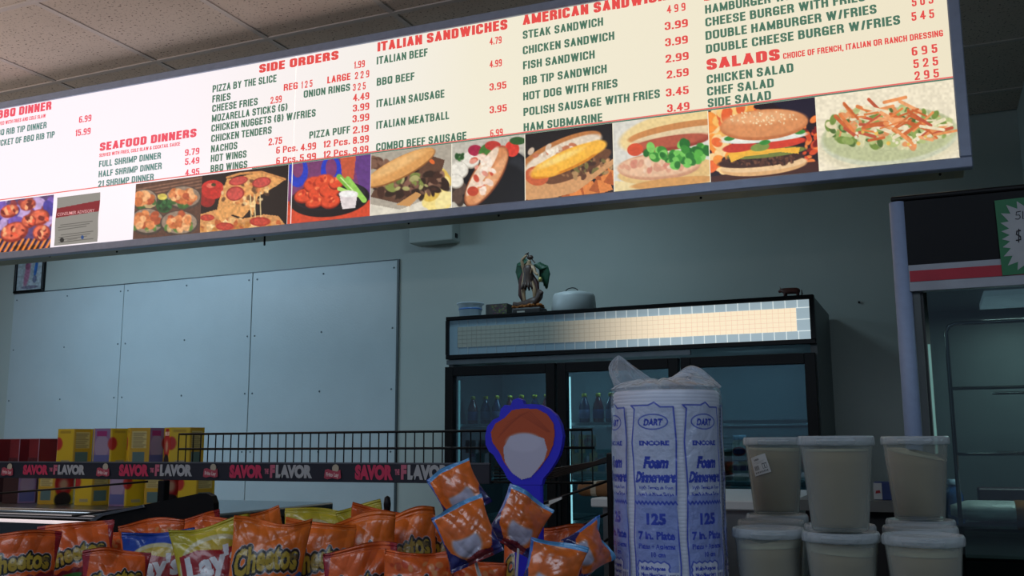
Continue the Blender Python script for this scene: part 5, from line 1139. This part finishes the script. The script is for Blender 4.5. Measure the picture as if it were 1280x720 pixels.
BAGS = [
 (28, 666, 92, 1.40, -4, 'R', 'dark red cheese puff bag at the far left front of the pile'), (94, 657, 90, 1.53, 6, 'R', 'dark red cheese puff bag second from the left in front, with a raised orange corner'),
 (146, 688, 80, 1.34, -2, 'R', 'low dark red puff bag just left of the blue potato chip bag'), (199, 663, 86, 1.46, 1, 'B', 'blue potato chip bag with a red banner, left of the yellow one'),
 (262, 651, 98, 1.40, 11, 'Y', 'yellow potato chip bag with a red banner at the front'), (343, 644, 96, 1.40, -7, 'O', 'orange and blue puff bag directly right of the yellow chip bag, its whole name showing'),
 (402, 652, 88, 1.50, -2, 'O', 'orange and blue puff bag tucked behind the one right of the yellow bag'), (450, 686, 92, 1.38, 1, 'R', 'low red-bodied puff bag in front, below the orange and blue ones'),
 (527, 686, 92, 1.38, -5, 'T', 'low plain orange puff bag in front, left of the wrapped sweets'), (592, 702, 84, 1.55, 3, 'T', 'low orange puff bag in front, under the wrapped sweets'),
 (452, 650, 84, 1.57, 3, 'O', 'orange and blue puff bag in the middle row, above the low red-bodied one'), (503, 645, 82, 1.66, 6, 'O', 'orange and blue puff bag in the middle row with a tall right corner'), (566, 642, 84, 1.76, -4, 'O', 'orange puff bag in the middle row just behind the wrapped sweets'),
 (702, 656, 74, 1.62, 2, 'R', 'dark red and orange puff bag right of the blue display sign'), (664, 664, 70, 1.72, -3, 'T', 'orange bag half hidden behind the blue display sign post'),
 (128, 664, 80, 1.62, -8, 'T', 'orange bag in the second row behind the low dark red bag'), (190, 652, 78, 1.62, 4, 'T', 'crumpled orange bag top just above the blue chip bag'), (60, 672, 76, 1.66, 2, 'T', 'orange bag top between the two dark red bags at far left'),
 (236, 645, 74, 1.76, 10, 'R', 'dark orange bag top rising behind the yellow chip bag'), (290, 648, 70, 1.70, -3, 'T', 'dark orange bag between the yellow bag and the black end panel'), (318, 638, 60, 1.77, 16, 'O', 'orange bag corner poking up left of the back yellow bags'),
 (396, 639, 80, 1.92, -4, 'Y', 'yellow-green chip bag lying flat at the back of the pile, left one'), (448, 634, 58, 1.90, 14, 'Y', 'yellow-green chip bag corner at the back, right one'),
 (478, 634, 76, 1.78, -10, 'T', 'orange bag with the highest peak at the back of the pile'), (538, 639, 86, 1.93, -3, 'T', 'broad orange bag at the back right behind the black clip')]
for k, (px_, py_, wp, Y, ro, kd, lb) in enumerate(BAGS):
    bag(px_, py_, wp, Y, ro, kd, lb, yaw=random.Random(k).uniform(-9, 9), seed=k + 1, lean=random.Random(k + 50).uniform(4, 12))
p = atY(484, 634, 1.84); tag(obj('black_clip', skin_bm if 0 else lathe(NB(), [(0, 0), (.004, 0), (.004, p.z - CT - .02), (.0065, p.z - CT - .01), (.0078, p.z - CT + .006), (.006, p.z - CT + .02), (0, p.z - CT + .024)], 14, (p.x, p.y, CT + .0005)), m_blackp, None, True), 'black rounded clip stem sticking up behind the orange bags', 'clip')

# ================================================================== blue display sign and wrapped pops
SY = 1.52
m_bl = mat('royal blue board', (38, 34, 200), .45, var=.04)
t = thing('display_sign', 'royal blue balloon-shaped board on a flat post above the wrapped pops', 'sign', (atY(660, 700, SY).x, SY, CT))
out = [(642, 606), (634, 598), (629, 588), (622, 578), (617, 569), (611, 564), (607, 556), (606.5, 545), (609, 533), (616, 525), (624, 521), (626, 511), (631, 506), (638, 507), (641, 500), (647, 497.5), (653, 500), (655, 505.5), (665, 505), (676, 506), (686, 511), (695, 519), (701, 531), (703.5, 545), (702, 557), (699, 568), (694, 578), (686, 590), (679, 598), (677, 606)]
obj('board', prism(NB(), [atY(x, y, SY) for x, y in out], (0, .012, 0)), m_bl, t)
pa, pb = atY(642, 605, SY), atY(677, 605, SY)
obj('post', box(NB(), (pa.x, SY + .001, CT + .001), (pb.x, SY + .011, pa.z + .012), .003, 1), m_bl, t)
a, b = atY(611, 502, SY - .001), atY(699, 601, SY - .001)
u, v = np.meshgrid(np.linspace(0, 1, 110), np.linspace(0, 1, 124)); P = np.stack([a.x + (b.x - a.x) * u, np.full_like(u, SY - .0012), a.z + (b.z - a.z) * v], -1)
qx, qy = prj(P); c = Cv(qx, qy, (38, 34, 200))
pan = [(640, 592), (630, 579), (624, 566), (615, 553), (613, 540), (619, 529), (630, 522), (640, 512), (655, 510), (672, 511), (684, 517), (692, 528), (694, 542), (692, 556), (686, 570), (676, 584), (664, 597), (652, 600)]
c.poly(pan, (176, 74, 34)); c.poly([(640, 592), (631, 577), (629, 560), (638, 545), (660, 542), (680, 548), (684, 562), (680, 576), (664, 597), (652, 600)], (178, 176, 196)); c.ell(655, 553, 22, 12, (186, 184, 204), 0, 4)
for k in range(5): c.line([(622 + 3 * k, 548 - 5 * k), (650 + 3 * k, 518 - k), (684 + k, 540)], .8, (150, 58, 26))
o = gridmesh('printed_panel', P, c.C, attrmat('panel print', .4), t, smooth=False, mask=c.A > .5)
m_foil = attrmat('candy foil', .25, coat=.5, bump=.22, bscale=40, spec=.7)
def pop_print(k):
    c = canvas(100, 100, 90, 90, (214, 104, 34)); r_ = random.Random(k)
    c.ell(50 + r_.uniform(-6, 6), 66, 28, 24, (176, 174, 196), r_.uniform(-20, 20), 5); c.ell(50, 38, 40, 20, (206, 98, 30), 0, 4)
    c.poly([(-1, 40), (10, 70), (34, 92), (60, 101), (-1, 101)], (26, 30, 96)); c.poly([(101, 56), (86, 84), (60, 101), (101, 101)], (26, 30, 96)); c.poly([(34, 90), (60, 84), (84, 88), (80, 101), (30, 101)], (120, 30, 40))
    c.poly([(-1, -1), (101, -1), (101, 7), (-1, 7)], (96, 164, 216)); c.poly([(-1, -1), (5, -1), (4, 50), (-1, 60)], (60, 110, 190)); c.noise(8, .08, k); return c
POPS = [(573, 614, 62, 1.49, 32, 'upper left orange wrapped pop tipped towards the rack strip'), (583, 666, 72, 1.35, 24, 'largest orange wrapped pop, front left of the bunch'), (650, 652, 66, 1.45, -30, 'orange wrapped pop leaning right against the sign post'),
        (690, 716, 74, 1.32, -16, 'orange wrapped pop cut off by the bottom of the picture'), (733, 688, 60, 1.42, -66, 'blue-edged wrapped pop turned side-on beside the plate pack')]
cb = atY(640, 800, 1.42); 
cup_o = thing('pop_holder', 'small dark blue cup holding the sticks of the wrapped pops', 'holder', (cb.x, 1.42, CT))
obj('cup_wall', lathe(NB(), [(0, .001), (.035, .001), (.042, .05), (.039, .05), (.033, .006), (0, .006)], 28, (cb.x, 1.42, CT)), m_bl, cup_o, True)
for k, (px_, py_, wp, Y, ro, lb) in enumerate(POPS):
    ctr = atY(px_, py_, Y); d = (ctr - Vector((0, 0, EYE))).dot(FW); wd = wp / FPX * d
    P, col = pillow(pop_print(k), wd, wd * 1.05, .036, 70 + k, .06, .008, 30, None)
    P[..., 2] += wd * .52
    P = place(P, (0, 0, 0), math.atan2(-ctr.x, ctr.y) + R_((-18, -10, 16, 8, 40)[k]), R_(-6), R_(-ro))
    foot = Vector((cb.x + (k - 2) * .008, 1.42 + (k % 2) * .012 - .006, CT + .012))
    pt = thing('wrapped_pop', lb, 'sweet', foot, 'wrapped pops bunched under the blue sign')
    gridmesh('wrapper', P + np.array(ctr), col, m_foil, pt, closed=True)
    obj('stick', tube(NB(), [foot, ctr + (foot - ctr).normalized() * wd * .3], .0022, 8), mat('white stick', (200, 200, 200), .5), pt, True)

# ================================================================== glass display case at right
DY = 2.3
t = thing('warming_case', 'tall glass-fronted display case with black header and pale corner post at the right', 'display case', (.4, DY + .3, 0))
zt0 = atY(1135, 246, DY).z; zbk = atY(1141, 332.5, DY).z; zr1 = atY(1141, 340, DY).z; zr0 = atY(1141, 353.5, DY).z; zw0 = atY(1141, 365, DY).z
cxl, cxr = atY(1111, 252, DY).x, atY(1132, 252, DY).x; cr = (cxr - cxl) / 2; CX1 = 1.15
m_post2 = mat('pale blue-grey post', (140, 158, 190), .5, var=.04, nscale=60)
obj('corner_post', tube(NB(), [((cxl + cxr) / 2, DY, 1.0), ((cxl + cxr) / 2, DY, zt0 - .012)], cr * 1.02, 24), m_post2, t, True)
obj('corner_post', tube(NB(), [(CX1 + .02, DY, 1.0), (CX1 + .02, DY, zt0 - .012)], cr * 1.02, 24), m_post2, t, True)
obj('top_cap', box(NB(), (cxl + .004, DY - .018, zt0 - .012), (CX1 + .03, DY + .6, zt0), .004, 2), m_black, t)
obj('header_panel', box(NB(), (cxr - .004, DY - .012, zbk), (CX1, DY + .02, zt0 - .0125)), mat('header black', (7, 9, 14), .4, spec=.2), t)
obj('white_band', box(NB(), (cxr - .004, DY - .014, zw0), (CX1, DY + .02, zbk - .0005)), mat('header white', (150, 156, 166), .4), t)
obj('red_band', box(NB(), (cxr - .002, DY - .0155, zr0), (CX1, DY - .0142, zr1)), mat('header red', (166, 22, 44), .35), t)
obj('side_stile', box(NB(), (cxr + .001, DY + .0, 1.0), (cxr + .016, DY + .03, zw0 - .001)), mat('stile grey', (78, 84, 84), .4, .3), t)
obj('side_stile', box(NB(), (cxr + .0165, DY + .006, 1.0), (cxr + .022, DY + .024, zw0 - .001)), mat('stile dark', (24, 28, 30), .4), t)
obj('edge_glass', box(NB(), (cxr + .024, DY + .008, 1.0), (cxr + .029, DY + .014, atY(1160, 430, DY).z)), mat('glass edge green glow', (150, 190, 180), .2, emit=(120, 170, 160), estr=.35), t)  # faint emission stands in for light caught in the glass edge
m_in = mat('case interior', (84, 92, 94), .5, var=.05)
obj('back_panel', box(NB(), (cxl + .01, DY + .56, 1.0), (CX1, DY + .58, zt0 - .013)), m_in, t)
obj('inner_ceiling', box(NB(), (cxr + .03, DY + .03, zw0 + .02), (CX1, DY + .555, zw0 + .03)), m_in, t)
l0, l1 = atY(1228, 388, DY + .3), atY(1229, 376, DY + .3)
obj('lamp_panel', box(NB(), (l0.x, DY + .18, zw0 + .004), (l0.x + .3, DY + .42, zw0 + .018)), mat('lamp panel', (170, 186, 196), .5, emit=(120, 138, 150), estr=.5), t)
obj('side_glass', box(NB(), (cxl + .012, DY + .03, 1.0), (cxl + .016, DY + .555, zt0 - .013)), glass('case side glass', (170, 190, 190), .04), t)
obj('front_glass', box(NB(), (cxr + .03, DY + .002, 1.0), (CX1, DY + .006, zw0 - .001)), glass('case glass', (196, 210, 210), .02), t)
obj('base_cabinet', box(NB(), (cxl, DY + .001, 0), (CX1 + .03, DY + .6, .999), .004, 1), mat('case base', (30, 34, 38), .45), t)
area('case_lamp', (l0.x + .15, DY + .3, zw0 - .0), (l0.x + .15, DY + .32, 0), .3, .2, 2.4, (.8, 1, .95))
# rack inside
ry = DY + .14
def w_(x, y): return atY(x, y, ry)
p0, p1 = w_(1182, 405), w_(1206, 740)
xr_ = .95
rk = NB(); tube(rk, [(p0.x, ry, 1.005), (p0.x, ry, p0.z - .02), (p0.x + .006, ry, p0.z - .006), (p0.x + .02, ry, p0.z), (xr_, ry, p0.z)], .005, 10)
obj('rack_hoop', rk, m_chrome, t, True)
for y in (485.5, 567.5):
    z = w_(1197, y).z; obj('rack_bar', tube(NB(), [(p0.x + .005, ry, z), (xr_, ry, z)], .0038, 8), m_chrome, t, True)
    obj('rack_bar', tube(NB(), [(p0.x + .10, ry + .3, z), (xr_, ry + .3, z)], .0038, 8), m_chrome, t, True)
for y in (655, 690):
    z = w_(1215, y).z; obj('glass_shelf', box(NB(), (cxr + .035, DY + .02, z - .006), (CX1 - .02, DY + .54, z)), glass('shelf glass %d' % y, (140, 160, 160), .12), t)
zl = w_(1215, 655).z + .0005
a, b = w_(1187, 640), w_(1285, 640)
t2 = thing('bread_bag', 'long white plastic bag of bread with an orange-brown end inside the case', 'bread', ((a.x + b.x) / 2, ry + .06, zl))
bm = NB(); n = 14
pts = [(a.x + .003 + (b.x + .10 - a.x) * k / n, ry + .08, zl + .024) for k in range(n + 1)]; rs_ = [.008 + .0155 * min(1, math.sin(PI * (k + .6) / (n + 1.2)) * 1.9) for k in range(n + 1)]
tube(bm, pts, rs_, 16)
for v_ in bm.verts: v_.co.y = ry + .08 + (v_.co.y - ry - .08) * 2.0
obj('bag_film', bm, mat('white bag', (176, 182, 178), .35, var=.1, nscale=30, bump=.3), t2, True)
cxb = w_(1272, 640).x
bm = NB(); tube(bm, [(cxb, ry + .08, zl + .0245), (cxb + .09, ry + .08, zl + .0245)], .0246, 16)
for v_ in bm.verts: v_.co.y = ry + .08 + (v_.co.y - ry - .08) * 2.02
obj('orange_print', bm, mat('bag orange', (150, 92, 40), .4), t2, True)
a, b = atY(1224, 633, ry + .26), atY(1300, 611, ry + .26); t3 = thing('dark_carton', 'dark purple-brown carton behind the white bread bag', 'box', (a.x + .05, ry + .3, zl))
obj('carton_body', box(NB(), (a.x, ry + .24, zl), (b.x + .08, ry + .34, b.z), .003, 1), mat('carton plum', (58, 40, 48), .5, var=.2), t3)
for k in range(3): obj('faint_lettering', box(NB(), (a.x + .02 + k * .035, ry + .239, a.z + .008), (a.x + .045 + k * .035, ry + .2398, a.z + .013)), mat('plum letters', (96, 78, 86), .5), t3)
q = atY(1192, 632, ry + .2); t4 = thing('water_bottle', 'blue plastic bottle standing behind the chrome rack upright', 'bottle', (q.x, ry + .2, zl))
obj('bottle_body', lathe(NB(), [(0, 0), (.022, 0), (.024, .006), (.024, .05), (.02, .062), (.01, .072), (.01, .078)], 18, (q.x, ry + .2, zl)), mat('blue bottle', (36, 80, 130), .15, coat=.6), t4, True)
obj('cap', lathe(NB(), [(.012, .078), (.012, .09), (0, .09)], 14, (q.x, ry + .2, zl)), mat('pale cap', (150, 170, 190), .4), t4, True)
# starburst price card
gy = DY - .0165
g0, g1 = atY(1243, 251, gy), atY(1246.5, 345, gy)
t5 = thing('price_card', 'green-edged white starburst price card taped on the black header', 'price card', (g0.x + .07, gy, g1.z))
W5, H5 = .165, g0.z - g1.z
bm = prism(NB(), [(g0.x, gy, g0.z), (g0.x + W5, gy, g0.z + .004), (g0.x + W5 + .003, gy, g1.z + .004), (g0.x + .003, gy, g1.z)], (0, -.001, 0)); obj('green_card', bm, mat('card green', (22, 108, 66), .5), t5)
bm = NB(); cx5, cz5 = g0.x + W5 / 2 + .002, (g0.z + g1.z) / 2 + .001; pts = []
for k in range(56):
    a_ = 2 * PI * k / 56 + .06; ca, sa = math.cos(a_), math.sin(a_); e = (abs(ca) ** 5 + abs(sa) ** 5) ** -.2
    r_ = (1.0 if k % 2 == 0 else .80) * e; pts.append((cx5 + r_ * ca * (W5 / 2 - .006), gy - .0012, cz5 + r_ * sa * (H5 / 2 - .006)))
obj('starburst', prism(bm, pts, (0, -.0006, 0)), mat('card white', (160, 164, 168), .6), t5)
m_ink = mat('marker ink', (24, 26, 34), .6)
def stroke(pts, r): 
    bm = NB(); tube(bm, [atY(x, y, gy - .0022) for x, y in pts], r, 6); return obj('handwriting', bm, m_ink, t5, True)
stroke([(1276, 264), (1270.5, 265), (1270, 269), (1274, 268.5), (1275.5, 271.5), (1273, 274), (1269, 273.5)], .0009); stroke([(1278.5, 264), (1278.5, 273.5), (1283, 273)], .0009)
stroke([(1276, 288), (1271, 289), (1270.5, 293), (1275.5, 295.5), (1276, 299.5), (1270, 300.5)], .0014); stroke([(1273.4, 286), (1273.4, 303)], .001)
# pinkish object on top of the case
q = atY(1275, 228, DY + .12); t6 = thing('pink_object', 'rounded pinkish-red object lying on top of the display case, cut by the picture edge', 'object', (q.x + .03, q.y, zt0))
bm = NB(); tube(bm, [(q.x - .022, q.y, zt0 + .004), (q.x - .005, q.y, zt0 + .011), (q.x + .02, q.y, zt0 + .014), (q.x + .06, q.y, zt0 + .013), (q.x + .09, q.y, zt0 + .01)], [.003, .0085, .0125, .012, .006], 14); obj('body', bm, mat('pinkish red', (176, 96, 84), .5, var=.15), t6, True)
